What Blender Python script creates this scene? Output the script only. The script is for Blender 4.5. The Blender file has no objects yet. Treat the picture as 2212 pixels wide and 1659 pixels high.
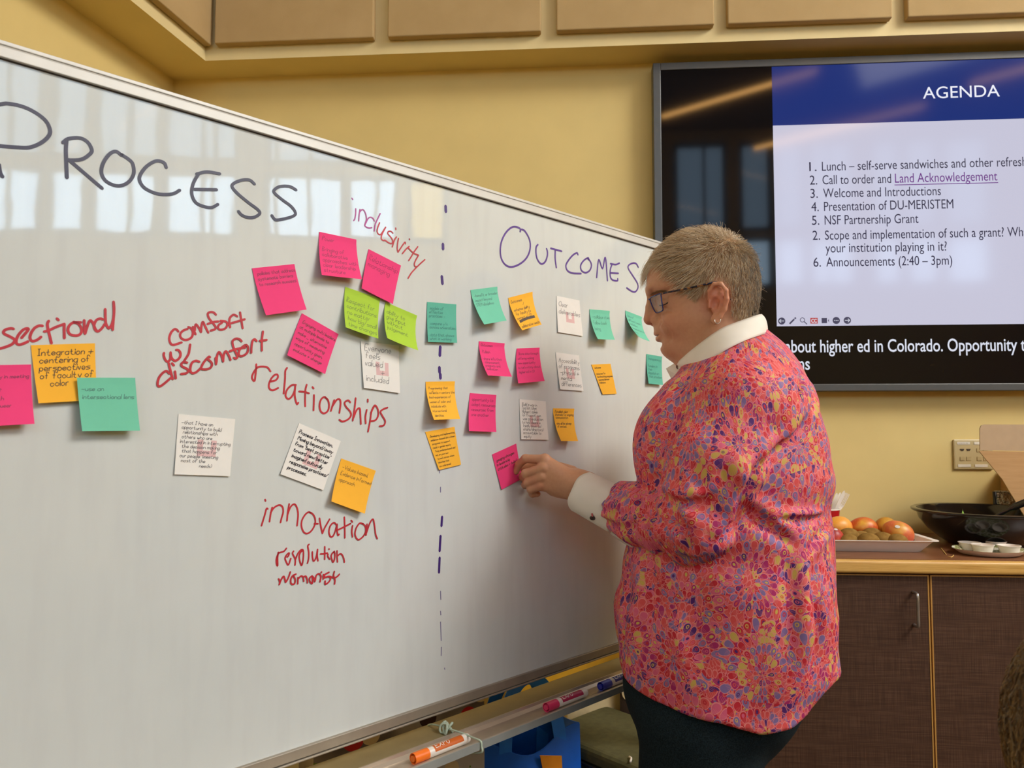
import bpy, bmesh, math, random
import numpy as np
from mathutils import Vector, Matrix

random.seed(7)
RNG = np.random.default_rng(7)
C = bpy.context.scene.collection
SC = bpy.context.scene

# ------------------------------------------------------------------ camera
W, H, F = 2212.0, 1659.0, 1660.0          # photograph size, focal length in its pixels
HC = 1.27                                 # lens height above the floor
YAW, PITCH = math.radians(4.25), math.radians(3.29)
cam_d = bpy.data.cameras.new('camera')
cam_d.sensor_width = 36.0
cam_d.lens = 36.0 * F / W
cam_d.clip_start = 0.02
cam_d.dof.use_dof = True                  # the phone's own small aperture
cam_d.dof.focus_distance = 1.5
cam_d.dof.aperture_fstop = 9.6
cam = bpy.data.objects.new('camera', cam_d)
C.objects.link(cam)
cam.location = (0, 0, HC)
cam.rotation_euler = (math.pi / 2 + PITCH, 0, YAW)
SC.camera = cam

# ------------------------------------------------------------------ world, lights, exposure
world = bpy.data.worlds.new('world')
SC.world = world
world.use_nodes = True
wn, wl = world.node_tree.nodes, world.node_tree.links
wn.clear()
w_out = wn.new('ShaderNodeOutputWorld')
w_bg = wn.new('ShaderNodeBackground')
w_tc = wn.new('ShaderNodeTexCoord')
w_sep = wn.new('ShaderNodeSeparateXYZ')
w_rmp = wn.new('ShaderNodeValToRGB')
w_rmp.color_ramp.elements[0].position = 0.45
w_rmp.color_ramp.elements[0].color = (0.42, 0.40, 0.36, 1)
w_rmp.color_ramp.elements[1].position = 0.56
w_rmp.color_ramp.elements[1].color = (0.55, 0.77, 1.0, 1)
w_map = wn.new('ShaderNodeMapRange')
w_map.inputs[1].default_value = -1
w_map.inputs[2].default_value = 1
w_bg.inputs[1].default_value = 11.5        # overcast bright sky outside the windows
wl.new(w_tc.outputs['Generated'], w_sep.inputs[0])
wl.new(w_sep.outputs[2], w_map.inputs[0])
wl.new(w_map.outputs[0], w_rmp.inputs[0])
wl.new(w_rmp.outputs[0], w_bg.inputs[0])
wl.new(w_bg.outputs[0], w_out.inputs[0])

SC.view_settings.view_transform = 'Standard'
SC.view_settings.look = 'None'
SC.view_settings.gamma = 1
SC.view_settings.use_curve_mapping = False
SC.view_settings.exposure = -0.16
SC.cycles.use_denoising = True
SC.cycles.max_bounces = 8
SC.cycles.sample_clamp_indirect = 6.0


def area(name, loc, target, sx, sy, power, color, portal=False):
    l = bpy.data.lights.new(name, 'AREA')
    l.shape = 'RECTANGLE'
    l.size, l.size_y = sx, sy
    l.energy = power
    l.color = color
    if portal:
        l.cycles.is_portal = True
    o = bpy.data.objects.new(name, l)
    C.objects.link(o)
    o.location = loc
    o.rotation_euler = (Vector(target) - Vector(loc)).to_track_quat('-Z', 'Y').to_euler()
    return o


# fill lights added under the ceiling, with no fixtures of their own
area('ceiling_fill_light', (3.9, 0.5, 4.7), (1.9, 2.0, 1.0), 2.2, 1.8, 255, (1.0, 0.985, 0.95))
area('rear_fill_light', (3.5, -0.7, 4.85), (1.5, 1.8, 1.0), 2.6, 1.2, 95, (1.0, 0.985, 0.95))


# ------------------------------------------------------------------ picture rays -> places in the room
CAM = np.array([0.0, 0.0, HC])
_fw = np.array([-math.sin(YAW) * math.cos(PITCH), math.cos(YAW) * math.cos(PITCH), math.sin(PITCH)])
_rt = np.array([math.cos(YAW), math.sin(YAW), 0.0])
_up = np.cross(_rt, _fw)


def ray(px, py):
    return (px - W / 2) / F * _rt - (py - H / 2) / F * _up + _fw


def onp(px, py, p0, n):
    d = ray(px, py)
    n = np.asarray(n, float)
    return CAM + d * (((np.asarray(p0, float) - CAM) @ n) / (d @ n))


def at(px, py, depth):
    return CAM + ray(px, py) * depth


def on_z(px, py, z):
    return onp(px, py, (0, 0, z), (0, 0, 1))


def on_y(px, py, y):
    return onp(px, py, (0, y, 0), (0, 1, 0))


# ------------------------------------------------------------------ materials
def lin(r, g, b):
    f = lambda c: ((c / 255 + 0.055) / 1.055) ** 2.4 if c > 10 else c / 255 / 12.92
    return (f(r), f(g), f(b), 1.0)


class Nodes:
    def __init__(self, name):
        self.m = bpy.data.materials.new(name)
        self.m.use_nodes = True
        self.t = self.m.node_tree
        self.n, self.l = self.t.nodes, self.t.links
        self.b = self.n['Principled BSDF']
        self.out = self.n['Material Output']

    def new(self, kind, **kw):
        nd = self.n.new('ShaderNode' + kind)
        for k, v in kw.items():
            setattr(nd, k, v)
        return nd

    def set(self, sock, v):
        if isinstance(v, bpy.types.NodeSocket):
            self.l.new(v, sock)
        else:
            sock.default_value = v

    def math(self, op, a, b=0.0, c=0.0, clamp=False):
        nd = self.new('Math', operation=op, use_clamp=clamp)
        self.set(nd.inputs[0], a)
        self.set(nd.inputs[1], b)
        self.set(nd.inputs[2], c)
        return nd.outputs[0]

    def mix(self, fac, a, b):
        nd = self.new('Mix', data_type='RGBA')
        self.set(nd.inputs['Factor'], fac)
        self.set([i for i in nd.inputs if i.name == 'A' and i.type == 'RGBA'][0], a)
        self.set([i for i in nd.inputs if i.name == 'B' and i.type == 'RGBA'][0], b)
        return [o for o in nd.outputs if o.type == 'RGBA'][0]

    def coord(self, which='Object', scale=(1, 1, 1), rot=(0, 0, 0)):
        tc = self.new('TexCoord')
        mp = self.new('Mapping')
        mp.inputs['Scale'].default_value = scale
        mp.inputs['Rotation'].default_value = rot
        self.l.new(tc.outputs[which], mp.inputs[0])
        return mp.outputs[0]

    def noise(self, vec, scale=5, detail=3, rough=0.5):
        nd = self.new('TexNoise')
        self.l.new(vec, nd.inputs['Vector'])
        nd.inputs['Scale'].default_value = scale
        nd.inputs['Detail'].default_value = detail
        nd.inputs['Roughness'].default_value = rough
        return nd.outputs[0]

    def ramp(self, fac, stops, const=False):
        nd = self.new('ValToRGB')
        cr = nd.color_ramp
        if const:
            cr.interpolation = 'CONSTANT'
        while len(cr.elements) < len(stops):
            cr.elements.new(0.5)
        for e, (p, c) in zip(cr.elements, stops):
            e.position = p
            e.color = c
        self.set(nd.inputs[0], fac)
        return nd.outputs[0]

    def bump(self, h, strength=0.3, dist=0.002):
        nd = self.new('Bump')
        nd.inputs['Strength'].default_value = strength
        nd.inputs['Distance'].default_value = dist
        self.l.new(h, nd.inputs['Height'])
        self.l.new(nd.outputs[0], self.b.inputs['Normal'])

    def base(self, v):
        self.set(self.b.inputs['Base Color'], v)

    def pr(self, rough=0.5, metal=0.0, spec=0.5, **kw):
        self.b.inputs['Roughness'].default_value = rough
        self.b.inputs['Metallic'].default_value = metal
        self.b.inputs['Specular IOR Level'].default_value = spec
        for k, v in kw.items():
            self.b.inputs[k.replace('_', ' ')].default_value = v


def mat(name, rgb, rough=0.5, metal=0.0, spec=0.5, var=0.08, nscale=30, bump=0.0, bscale=200, **kw):
    """a plain procedural material with slight noise variation"""
    N = Nodes(name)
    c = lin(*rgb)
    N.pr(rough, metal, spec, **kw)
    v = N.coord()
    n = N.noise(v, nscale, 3)
    lo = tuple(x * (1 - var) for x in c[:3]) + (1,)
    hi = tuple(min(1, x * (1 + var)) for x in c[:3]) + (1,)
    N.base(N.ramp(n, [(0.3, lo), (0.7, hi)]))
    if bump:
        N.bump(N.noise(v, bscale, 3), bump, 0.001)
    return N.m


def glow(name, rgb, strength, rough=0.25, spec=0.5):
    """a lit screen surface: emits and still mirrors the room"""
    N = Nodes(name)
    N.pr(rough, 0, spec)
    N.base((0.004, 0.004, 0.005, 1))
    N.b.inputs['Emission Color'].default_value = lin(*rgb)
    N.b.inputs['Emission Strength'].default_value = strength
    return N.m


# ------------------------------------------------------------------ objects and meshes
ORG = {}


def empty(name, loc, label=None, cat=None, group=None, kind=None):
    o = bpy.data.objects.new(name, None)
    o.empty_display_size = 0.05
    C.objects.link(o)
    o.location = loc
    ORG[o.name] = np.asarray(loc, float)
    tag(o, label, cat, group, kind)
    return o


def tag(o, label=None, cat=None, group=None, kind=None):
    for k, v in (('label', label), ('category', cat), ('group', group), ('kind', kind)):
        if v:
            o[k] = v
    return o


class MB:
    def __init__(self):
        self.v, self.f, self.mi, self.uv, self.n = [], [], [], None, 0

    def add(self, verts, faces, mi=0):
        verts = np.asarray(verts, float).reshape(-1, 3)
        self.v.append(verts)
        for f in faces:
            self.f.append(tuple(int(i) + self.n for i in f))
            self.mi.append(mi)
        self.n += len(verts)
        return self

    def box(self, lo, hi, mi=0, R=None, o=None):
        lo, hi = np.asarray(lo, float), np.asarray(hi, float)
        v = np.array([[(lo, hi)[i][0], (lo, hi)[j][1], (lo, hi)[k][2]] for i in (0, 1) for j in (0, 1) for k in (0, 1)])
        if R is not None:
            v = v @ np.asarray(R)
            if o is not None:
                v = v + np.asarray(o)
        return self.add(v, [(0, 1, 3, 2), (4, 6, 7, 5), (0, 4, 5, 1), (2, 3, 7, 6), (0, 2, 6, 4), (1, 5, 7, 3)], mi)

    def prism(self, poly, ex, mi=0):
        """poly: (n,3) outline, ex: extrusion vector"""
        a = np.asarray(poly, float)
        n = len(a)
        v = np.vstack([a, a + np.asarray(ex, float)])
        fs = [tuple(range(n))[::-1], tuple(range(n, 2 * n))]
        fs += [(i, (i + 1) % n, n + (i + 1) % n, n + i) for i in range(n)]
        return self.add(v, fs, mi)

    def tube(self, pts, rad, seg=8, mi=0, closed=False, flat=1.0):
        pts = np.asarray(pts, float)
        n = len(pts)
        rad = np.broadcast_to(np.asarray(rad, float), (n,))
        if closed:
            tg = np.roll(pts, -1, 0) - np.roll(pts, 1, 0)
        else:
            tg = np.gradient(pts, axis=0)
        tg /= np.linalg.norm(tg, axis=1, keepdims=True) + 1e-12
        ref = np.array([0, 0, 1.0]) if abs(tg[0][2]) < 0.9 else np.array([1.0, 0, 0])
        rings, a = [], None
        for i in range(n):
            a = ref - tg[i] * (ref @ tg[i]) if a is None else a - tg[i] * (a @ tg[i])
            a = a / (np.linalg.norm(a) + 1e-12)
            b = np.cross(tg[i], a)
            t = np.arange(seg) * 2 * math.pi / seg
            rings.append(pts[i] + rad[i] * (np.cos(t)[:, None] * a + flat * np.sin(t)[:, None] * b))
        v = np.vstack(rings)
        m = n if closed else n - 1
        fs = [(i * seg + j, i * seg + (j + 1) % seg, ((i + 1) % n) * seg + (j + 1) % seg, ((i + 1) % n) * seg + j)
              for i in range(m) for j in range(seg)]
        if not closed:
            fs += [tuple(range(seg))[::-1], tuple(range((n - 1) * seg, n * seg))]
        return self.add(v, fs, mi)

    def lathe(self, prof, o, seg=32, mi=0, ax=None, cap=True, R=None):
        """prof: (r, h) pairs turned about the vertical through o"""
        t = np.arange(seg) * 2 * math.pi / seg
        v = np.vstack([np.stack([r * np.cos(t), r * np.sin(t), np.full(seg, h)], 1) for r, h in prof])
        if R is not None:
            v = v @ np.asarray(R)
        v = v + np.asarray(o, float)
        n = len(prof)
        fs = [(i * seg + j, i * seg + (j + 1) % seg, (i + 1) * seg + (j + 1) % seg, (i + 1) * seg + j)
              for i in range(n - 1) for j in range(seg)]
        if cap:
            fs += [tuple(range(seg))[::-1], tuple(range((n - 1) * seg, n * seg))]
        return self.add(v, fs, mi)

    def grid(self, P, mi=0, thick=None):
        """P: (a,b,3) patch, optional thickness vector field or vector"""
        P = np.asarray(P, float)
        a, b = P.shape[:2]
        idx = lambda i, j: i * b + j
        top = [(idx(i, j), idx(i, j + 1), idx(i + 1, j + 1), idx(i + 1, j)) for i in range(a - 1) for j in range(b - 1)]
        if thick is None:
            return self.add(P.reshape(-1, 3), top, mi)
        Q = P + np.asarray(thick, float)
        n = a * b
        fs = top + [tuple(n + k for k in f[::-1]) for f in top]
        loop = [idx(0, j) for j in range(b)] + [idx(i, b - 1) for i in range(1, a)] + \
               [idx(a - 1, j) for j in range(b - 2, -1, -1)] + [idx(i, 0) for i in range(a - 2, 0, -1)]
        fs += [(loop[k], n + loop[k], n + loop[(k + 1) % len(loop)], loop[(k + 1) % len(loop)]) for k in range(len(loop))]
        return self.add(np.vstack([P.reshape(-1, 3), Q.reshape(-1, 3)]), fs, mi)

    def build(self, name, mats, parent=None, origin=None, smooth=False, bevel=0.0, label=None, cat=None, group=None,
              kind=None, fix=True, angle=None, seg=2):
        v = np.vstack(self.v) if self.v else np.zeros((0, 3))
        if parent is not None:
            base = ORG[parent.name]
        else:
            base = np.asarray(origin, float) if origin is not None else np.array([*(v[:, :2].mean(0)), v[:, 2].min()])
        me = bpy.data.meshes.new(name)
        me.from_pydata((v - base).tolist(), [], self.f)
        if not isinstance(mats, (list, tuple)):
            mats = [mats]
        for m in mats:
            me.materials.append(m)
        if len(mats) > 1:
            me.polygons.foreach_set('material_index', self.mi)
        if fix:
            bm = bmesh.new()
            bm.from_mesh(me)
            bmesh.ops.recalc_face_normals(bm, faces=bm.faces)
            bm.to_mesh(me)
            bm.free()
        if smooth:
            me.polygons.foreach_set('use_smooth', [True] * len(me.polygons))
            if angle:
                me.set_sharp_from_angle(angle=math.radians(angle))
        me.update()
        o = bpy.data.objects.new(name, me)
        C.objects.link(o)
        if parent is not None:
            o.parent = parent
            ORG[o.name] = base
        else:
            o.location = base
            ORG[o.name] = base
        if bevel:
            bv = o.modifiers.new('bevel', 'BEVEL')
            bv.width = bevel
            bv.segments = seg
            bv.limit_method = 'ANGLE'
        tag(o, label, cat, group, kind)
        return o


def smooth_line(pts, sub=6, closed=False):
    """Catmull-Rom through the points"""
    p = np.asarray(pts, float)
    if len(p) < 3:
        return p
    q = np.vstack([p[-1], p, p[0], p[1]]) if closed else np.vstack([2 * p[0] - p[1], p, 2 * p[-1] - p[-2]])
    out = []
    m = len(p) if closed else len(p) - 1
    for i in range(m):
        a, b, c, d = q[i], q[i + 1], q[i + 2], q[i + 3]
        for t in np.arange(sub) / sub:
            out.append(0.5 * (2 * b + (c - a) * t + (2 * a - 5 * b + 4 * c - d) * t * t + (3 * b - a - 3 * c + d) * t ** 3))
    if not closed:
        out.append(p[-1])
    return np.array(out)


def ribbon2(pts, w):
    """flat pen stroke in 2-D: left and right edges plus round-ish ends"""
    p = np.asarray(pts, float)
    if len(p) == 1:
        p = np.vstack([p, p + [[w * 0.3, -w * 0.3]]])
    t = np.gradient(p, axis=0)
    t /= np.linalg.norm(t, axis=1, keepdims=True) + 1e-12
    n = np.stack([-t[:, 1], t[:, 0]], 1)
    ww = np.full(len(p), w / 2)
    p = np.vstack([p[0] - t[0] * w * 0.4, p, p[-1] + t[-1] * w * 0.4])
    n = np.vstack([n[0], n, n[-1]])
    ww = np.concatenate([[w * 0.18], ww, [w * 0.18]])
    return p + n * ww[:, None], p - n * ww[:, None]


def rotz(a):
    c, s = math.cos(a), math.sin(a)
    return np.array([[c, s, 0], [-s, c, 0], [0, 0, 1]])


# ------------------------------------------------------------------ implicit surfaces -> smooth bodies
def smin(a, b, k):
    h = np.clip(0.5 + 0.5 * (b - a) / k, 0, 1)
    return b + (a - b) * h - k * h * (1 - h)


def smax(a, b, k):
    return -smin(-a, -b, k)


def sph(P, c, r):
    return np.linalg.norm(P - np.asarray(c), axis=1) - r


def ell(P, c, r, R=None):
    q = P - np.asarray(c)
    if R is not None:
        q = q @ np.asarray(R).T
    r = np.asarray(r, float)
    k0 = np.linalg.norm(q / r, axis=1)
    k1 = np.linalg.norm(q / r ** 2, axis=1) + 1e-9
    return k0 * (k0 - 1) / k1


def cap(P, a, b, ra, rb=None):
    a, b = np.asarray(a, float), np.asarray(b, float)
    rb = ra if rb is None else rb
    ab = b - a
    t = np.clip(((P - a) @ ab) / (ab @ ab + 1e-12), 0, 1)
    return np.linalg.norm(P - a - t[:, None] * ab, axis=1) - (ra + (rb - ra) * t)


def chain(P, pts, rs, k=0.004):
    d = None
    for i in range(len(pts) - 1):
        e = cap(P, pts[i], pts[i + 1], rs[i], rs[i + 1])
        d = e if d is None else smin(d, e, k)
    return d


def snet(f, lo, hi, h, proj=2):
    """surface nets: vertices and quads of f = 0"""
    lo, hi = np.asarray(lo, float), np.asarray(hi, float)
    n = np.ceil((hi - lo) / h).astype(int) + 1
    ax = [lo[i] + h * np.arange(n[i]) for i in range(3)]
    G = np.stack(np.meshgrid(*ax, indexing='ij'), -1).reshape(-1, 3)
    V = np.concatenate([f(G[i:i + 200000]) for i in range(0, len(G), 200000)]).reshape(n)
    s = V < 0
    cs = np.zeros(n - 1, int)
    for i in (0, 1):
        for j in (0, 1):
            for k in (0, 1):
                cs += s[i:n[0] - 1 + i, j:n[1] - 1 + j, k:n[2] - 1 + k]
    act = (cs > 0) & (cs < 8)
    ids = np.full(n - 1, -1)
    cells = np.argwhere(act)
    ids[act] = np.arange(len(cells))
    acc = np.zeros((len(cells), 3))
    cnt = np.zeros(len(cells))
    ci, cj, ck = cells.T
    cor = [(i, j, k) for i in (0, 1) for j in (0, 1) for k in (0, 1)]
    for a in cor:
        for d in range(3):
            if a[d] == 1:
                continue
            b = list(a)
            b[d] = 1
            va = V[ci + a[0], cj + a[1], ck + a[2]]
            vb = V[ci + b[0], cj + b[1], ck + b[2]]
            cr = (va < 0) != (vb < 0)
            t = np.where(cr, va / np.where(cr, va - vb, 1), 0)
            p = np.tile(np.array(a, float), (len(cells), 1))
            p[:, d] = t
            acc[cr] += p[cr]
            cnt[cr] += 1
    P = lo + h * (cells + acc / cnt[:, None])
    quads = []
    for d in range(3):
        u, w = (d + 1) % 3, (d + 2) % 3
        sl0, sl1 = [slice(None)] * 3, [slice(None)] * 3
        sl0[d], sl1[d] = slice(0, n[d] - 1), slice(1, n[d])
        ch = s[tuple(sl0)] != s[tuple(sl1)]
        E = np.argwhere(ch)
        ok = (E[:, u] > 0) & (E[:, w] > 0) & (E[:, u] < n[u] - 1) & (E[:, w] < n[w] - 1)
        E = E[ok]
        ins = s[tuple(E.T)]
        q = []
        for du, dw in ((-1, -1), (0, -1), (0, 0), (-1, 0)):
            e = E.copy()
            e[:, u] += du
            e[:, w] += dw
            q.append(ids[tuple(e.T)])
        q = np.stack(q, 1)
        q[~ins] = q[~ins][:, ::-1]
        quads.append(q)
    Q = np.vstack(quads)
    for _ in range(proj):
        v0 = f(P)
        g = grad(f, P, h * 0.3)
        P = P - np.clip(v0, -h, h)[:, None] * g / (np.maximum((g * g).sum(1), 0.25))[:, None]
    return P, Q


def grad(f, P, e=0.0008):
    g = np.empty_like(P)
    for i in range(3):
        d = np.zeros(3)
        d[i] = e
        g[:, i] = (f(P + d) - f(P - d)) / (2 * e)
    return g


def vcol(o, cols, name='tint'):
    """colour attribute per vertex"""
    a = o.data.color_attributes.new(name, 'FLOAT_COLOR', 'POINT')
    c = np.ones((len(o.data.vertices), 4), np.float32)
    c[:, :3] = cols
    a.data.foreach_set('color', c.ravel())
# ================================================================== the room
YW = 2.767                                # wall behind the screen
ZS = 2.60                                 # underside of the soffit
YS = 2.625                                # face of the soffit
ZC = 5.0                                  # ceiling
XR, YR = 5.5, -4.2                        # window walls on the right and behind the camera
LW = math.radians(6.5)                    # the left wall runs a little askew
ldir = np.array([-math.sin(LW), -math.cos(LW), 0])
lnrm = np.array([math.cos(LW), -math.sin(LW), 0])
LC = np.array([-1.505, YW, 0])            # corner of left and back wall
LF = np.array([-1.31, YS, 0])             # corner of the soffit faces

WALL = (223, 198, 130)
m_wall = mat('yellow_wall_paint', WALL, 0.62, spec=0.3, var=0.03, nscale=6, bump=0.05, bscale=260)
m_fascia = mat('cream_fascia_paint', (226, 205, 150), 0.6, spec=0.3, var=0.03, nscale=8, bump=0.04, bscale=240)
m_white = mat('dark_wood_ceiling', (104, 72, 46), 0.6, var=0.15, nscale=5)
m_floor = mat('brown_carpet', (84, 66, 50), 0.95, spec=0.1, var=0.3, nscale=120, bump=0.5, bscale=400)
m_alu = mat('brushed_aluminium', (196, 194, 186), 0.34, metal=0.75, var=0.06, nscale=12)
m_mull = mat('bronze_window_frame', (72, 62, 52), 0.5, var=0.06)
m_black = mat('black_plastic', (20, 20, 22), 0.35, var=0.05)

MB().box((-3.0, YR - .1, -0.1), (XR + .1, YW + .1, 0)).build('floor', m_floor, origin=(0, 0, -0.1), kind='structure')
MB().box((-3.0, YR - .1, ZC), (XR + .1, YW + .1, ZC + .1)).build('ceiling', m_white, origin=(0, 0, ZC), kind='structure')
MB().box((-1.52, YW, 0), (XR + .1, YW + .1, ZC)).build('wall_back', m_wall, origin=(0, YW, 0), kind='structure')
mb = MB()
p = [LC, LC + ldir * 7.3, LC + ldir * 7.3 - lnrm * .1, LC - lnrm * .1 - ldir * .1]
mb.prism(p, (0, 0, ZC)).build('wall_left', m_wall, origin=LC, kind='structure')

# soffit along both walls: cream face, yellow underside
poly = [LF + (0, 0, ZS), (XR, YS, ZS), (XR, YW + .001, ZS), LC + (0, 0, ZS), LC + ldir * 7.0 + (0, 0, ZS), LF + ldir * 6.9 + (0, 0, ZS)]
poly = [np.asarray(q, float) for q in poly]
mb = MB()
n = len(poly)
top = [q + (0, 0, ZC - ZS - .002) for q in poly]
mb.add(poly, [tuple(range(n))], 1)
for i in range(n):
    j = (i + 1) % n
    mb.add([poly[i], poly[j], top[j], top[i]], [(0, 1, 2, 3)], 0)
mb.build('trim_soffit', [m_fascia, m_wall], origin=(0, YS, ZS), kind='structure')

# fabric covered sound panels hung on the soffit faces
N = Nodes('tan_panel_fabric')
N.pr(0.9, 0, 0.2)
v = N.coord(scale=(1, 1, 1))
nb_ = N.noise(v, 420, 2)
N.base(N.ramp(N.noise(v, 7, 3), [(0.3, lin(176, 147, 100)), (0.7, lin(186, 157, 110))]))
N.bump(nb_, 0.25, 0.0008)
m_panel = N.m
edges = [(-1.262, -0.683), (-0.632, -0.092), (-0.038, 0.500), (0.545, 1.088), (1.138, 1.680), (1.728, 2.27)]
names = ['tan fabric acoustic panel on the soffit, first to the right of the corner',
         'tan fabric acoustic panel on the soffit, second to the right of the corner',
         'tan fabric acoustic panel on the soffit, third to the right of the corner',
         'tan fabric acoustic panel on the soffit above the left half of the screen',
         'tan fabric acoustic panel on the soffit above the AGENDA heading, cut off by the frame',
         'tan fabric acoustic panel on the soffit beyond the right edge of the picture']
for (a, b), lab in zip(edges, names):
    MB().box((a, YS - .034, 2.646), (b, YS - .002, 3.9)).build('acoustic_panel', m_panel, bevel=.004, label=lab, cat='wall panel',
                                                        group='acoustic panels on the soffit')
mb = MB()
s0, s1 = LF + ldir * .012 + lnrm * .002, LF + ldir * .66 + lnrm * .002
mb.prism([s0 + (0, 0, 2.646), s1 + (0, 0, 2.646), s1 + lnrm * .03 + (0, 0, 2.646), s0 + lnrm * .03 + (0, 0, 2.646)], (0, 0, 1.25))
mb.build('acoustic_panel', m_panel, bevel=.004, label='tan fabric acoustic panel on the angled soffit face left of the corner',
         cat='wall panel', group='acoustic panels on the soffit')

# ---- window walls (seen mirrored in the whiteboard and the screen)
N = Nodes('window_glass')
for nd in (N.b,):
    N.n.remove(nd)
tr = N.new('BsdfTransparent')
gl = N.new('BsdfGlossy')
gl.inputs['Roughness'].default_value = 0.02
ms = N.new('MixShader')
ms.inputs[0].default_value = 0.07
N.l.new(tr.outputs[0], ms.inputs[1])
N.l.new(gl.outputs[0], ms.inputs[2])
N.l.new(ms.outputs[0], N.out.inputs[0])
m_glass = N.m
N = Nodes('tinted_window_glass')
N.n.remove(N.b)
tr = N.new('BsdfTransparent')
tr.inputs[0].default_value = (0.58, 0.59, 0.60, 1)
gl = N.new('BsdfGlossy')
gl.inputs['Roughness'].default_value = 0.02
ms = N.new('MixShader')
ms.inputs[0].default_value = 0.07
N.l.new(tr.outputs[0], ms.inputs[1])
N.l.new(gl.outputs[0], ms.inputs[2])
N.l.new(ms.outputs[0], N.out.inputs[0])
m_tint = N.m
N = Nodes('cream_tint_sheet')
N.n.remove(N.b)
tl = N.new('BsdfTranslucent')
tl.inputs[0].default_value = lin(255, 226, 160)
tr = N.new('BsdfTransparent')
tr.inputs[0].default_value = lin(255, 226, 160)
ms = N.new('MixShader')
ms.inputs[0].default_value = 0.45
N.l.new(tl.outputs[0], ms.inputs[1])
N.l.new(tr.outputs[0], ms.inputs[2])
N.l.new(ms.outputs[0], N.out.inputs[0])
m_warm_sheet = N.m

WN = [0]


def window(axis, a, b, z0, z1, thin, tinted=False, warm_sheet=False):
    """a framed fixed light in the wall 'axis' (x: right wall, y: rear wall)"""
    WN[0] += 1
    mp = (lambda u, d, z: (XR + d, u, z)) if axis == 'x' else (lambda u, d, z: (u, YR - d, z))
    def bx(mb, u0, u1, d0, d1, z0, z1):
        p, q = np.array(mp(u0, d0, z0)), np.array(mp(u1, d1, z1))
        mb.box(np.minimum(p, q), np.maximum(p, q))
    name = 'window_%d' % WN[0]
    fr = MB()
    for u in (a, b):
        bx(fr, u - .02, u + .02, -.01, .06, z0 - .02, z1 + .02)
    for z in (z0, z1):
        bx(fr, a, b, -.01, .06, z - .02, z + .02)
    for u in thin:
        bx(fr, u - .016, u + .016, 0, .05, z0, z1)
    o = fr.build(name, m_mull, origin=mp((a + b) / 2, 0, z0), kind='structure')
    g = MB()
    bx(g, a, b, .024, .028, z0, z1)
    g.build('pane', m_tint if tinted else m_glass, o)
    if warm_sheet:  # added sheet tints this pane cream, standing in for a sunlit building outside
        g = MB()
        bx(g, a + .02, b - .02, .045, .047, z0, z1)
        g.build('warm_sheet', m_warm_sheet, o)
    if True:
        pc = mp((a + b) / 2, .07, (z0 + z1) / 2)
        tgt = (pc[0] - 1, pc[1], pc[2]) if axis == 'x' else (pc[0], pc[1] + 1, pc[2])
        area('window_portal', pc, tgt, b - a, z1 - z0, 1, (1, 1, 1), True)


LOW, UPP = (3.03, 3.61), (3.74, 4.82)
wx = [(-3.6, -2.95, [-3.3]), (-2.85, -2.22, [-2.5]), (-2.13, -1.83, []), (-1.74, -1.21, [-1.45]), (-1.13, -0.50, [-.80, -.70]),
      (-0.21, 0.47, [-.13, .16]), (0.53, 0.96, [.78]), (1.09, 1.42, [])]
wy = [(-2.2, -1.75, []), (-1.65, -1.1, []), (-0.9, -.3, [-.6]), (0.0, .45, []), (.55, 1.1, []), (1.35, 1.95, [1.7]), (2.15, 2.5, []), (2.58, 2.9, []),
      (3.0, 3.5, [3.22]), (3.75, 4.05, []), (4.15, 4.5, []), (4.6, 5.1, [])]


def window_wall(axis, name, ws, lo, hi):
    mb = MB()
    mp = (lambda u, d, z: (XR + d, u, z)) if axis == 'x' else (lambda u, d, z: (u, YR - d, z))

    def bx(u0, u1, z0, z1):
        p, q = np.array(mp(u0, 0, z0)), np.array(mp(u1, .1, z1))
        mb.box(np.minimum(p, q), np.maximum(p, q))
    bx(lo, hi, 0, LOW[0])
    bx(lo, hi, LOW[1], UPP[0])
    bx(lo, hi, UPP[1], ZC)
    cuts = [lo] + [u for w in ws for u in w[:2]] + [hi]
    for i in range(0, len(cuts), 2):
        bx(cuts[i], cuts[i + 1], *LOW)
        bx(cuts[i], cuts[i + 1], *UPP)
    mb.build(name, m_wall, origin=mp((lo + hi) / 2, 0, 0), kind='structure')
    for i, (a, b, t) in enumerate(ws):
        window(axis, a, b, *LOW, t, warm_sheet=(axis == 'x' and i == 7))
        window(axis, a, b, *UPP, t, tinted=True)


window_wall('x', 'wall_right', wx, YR, YW)
window_wall('y', 'wall_rear', wy, -3.0, XR)

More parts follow.
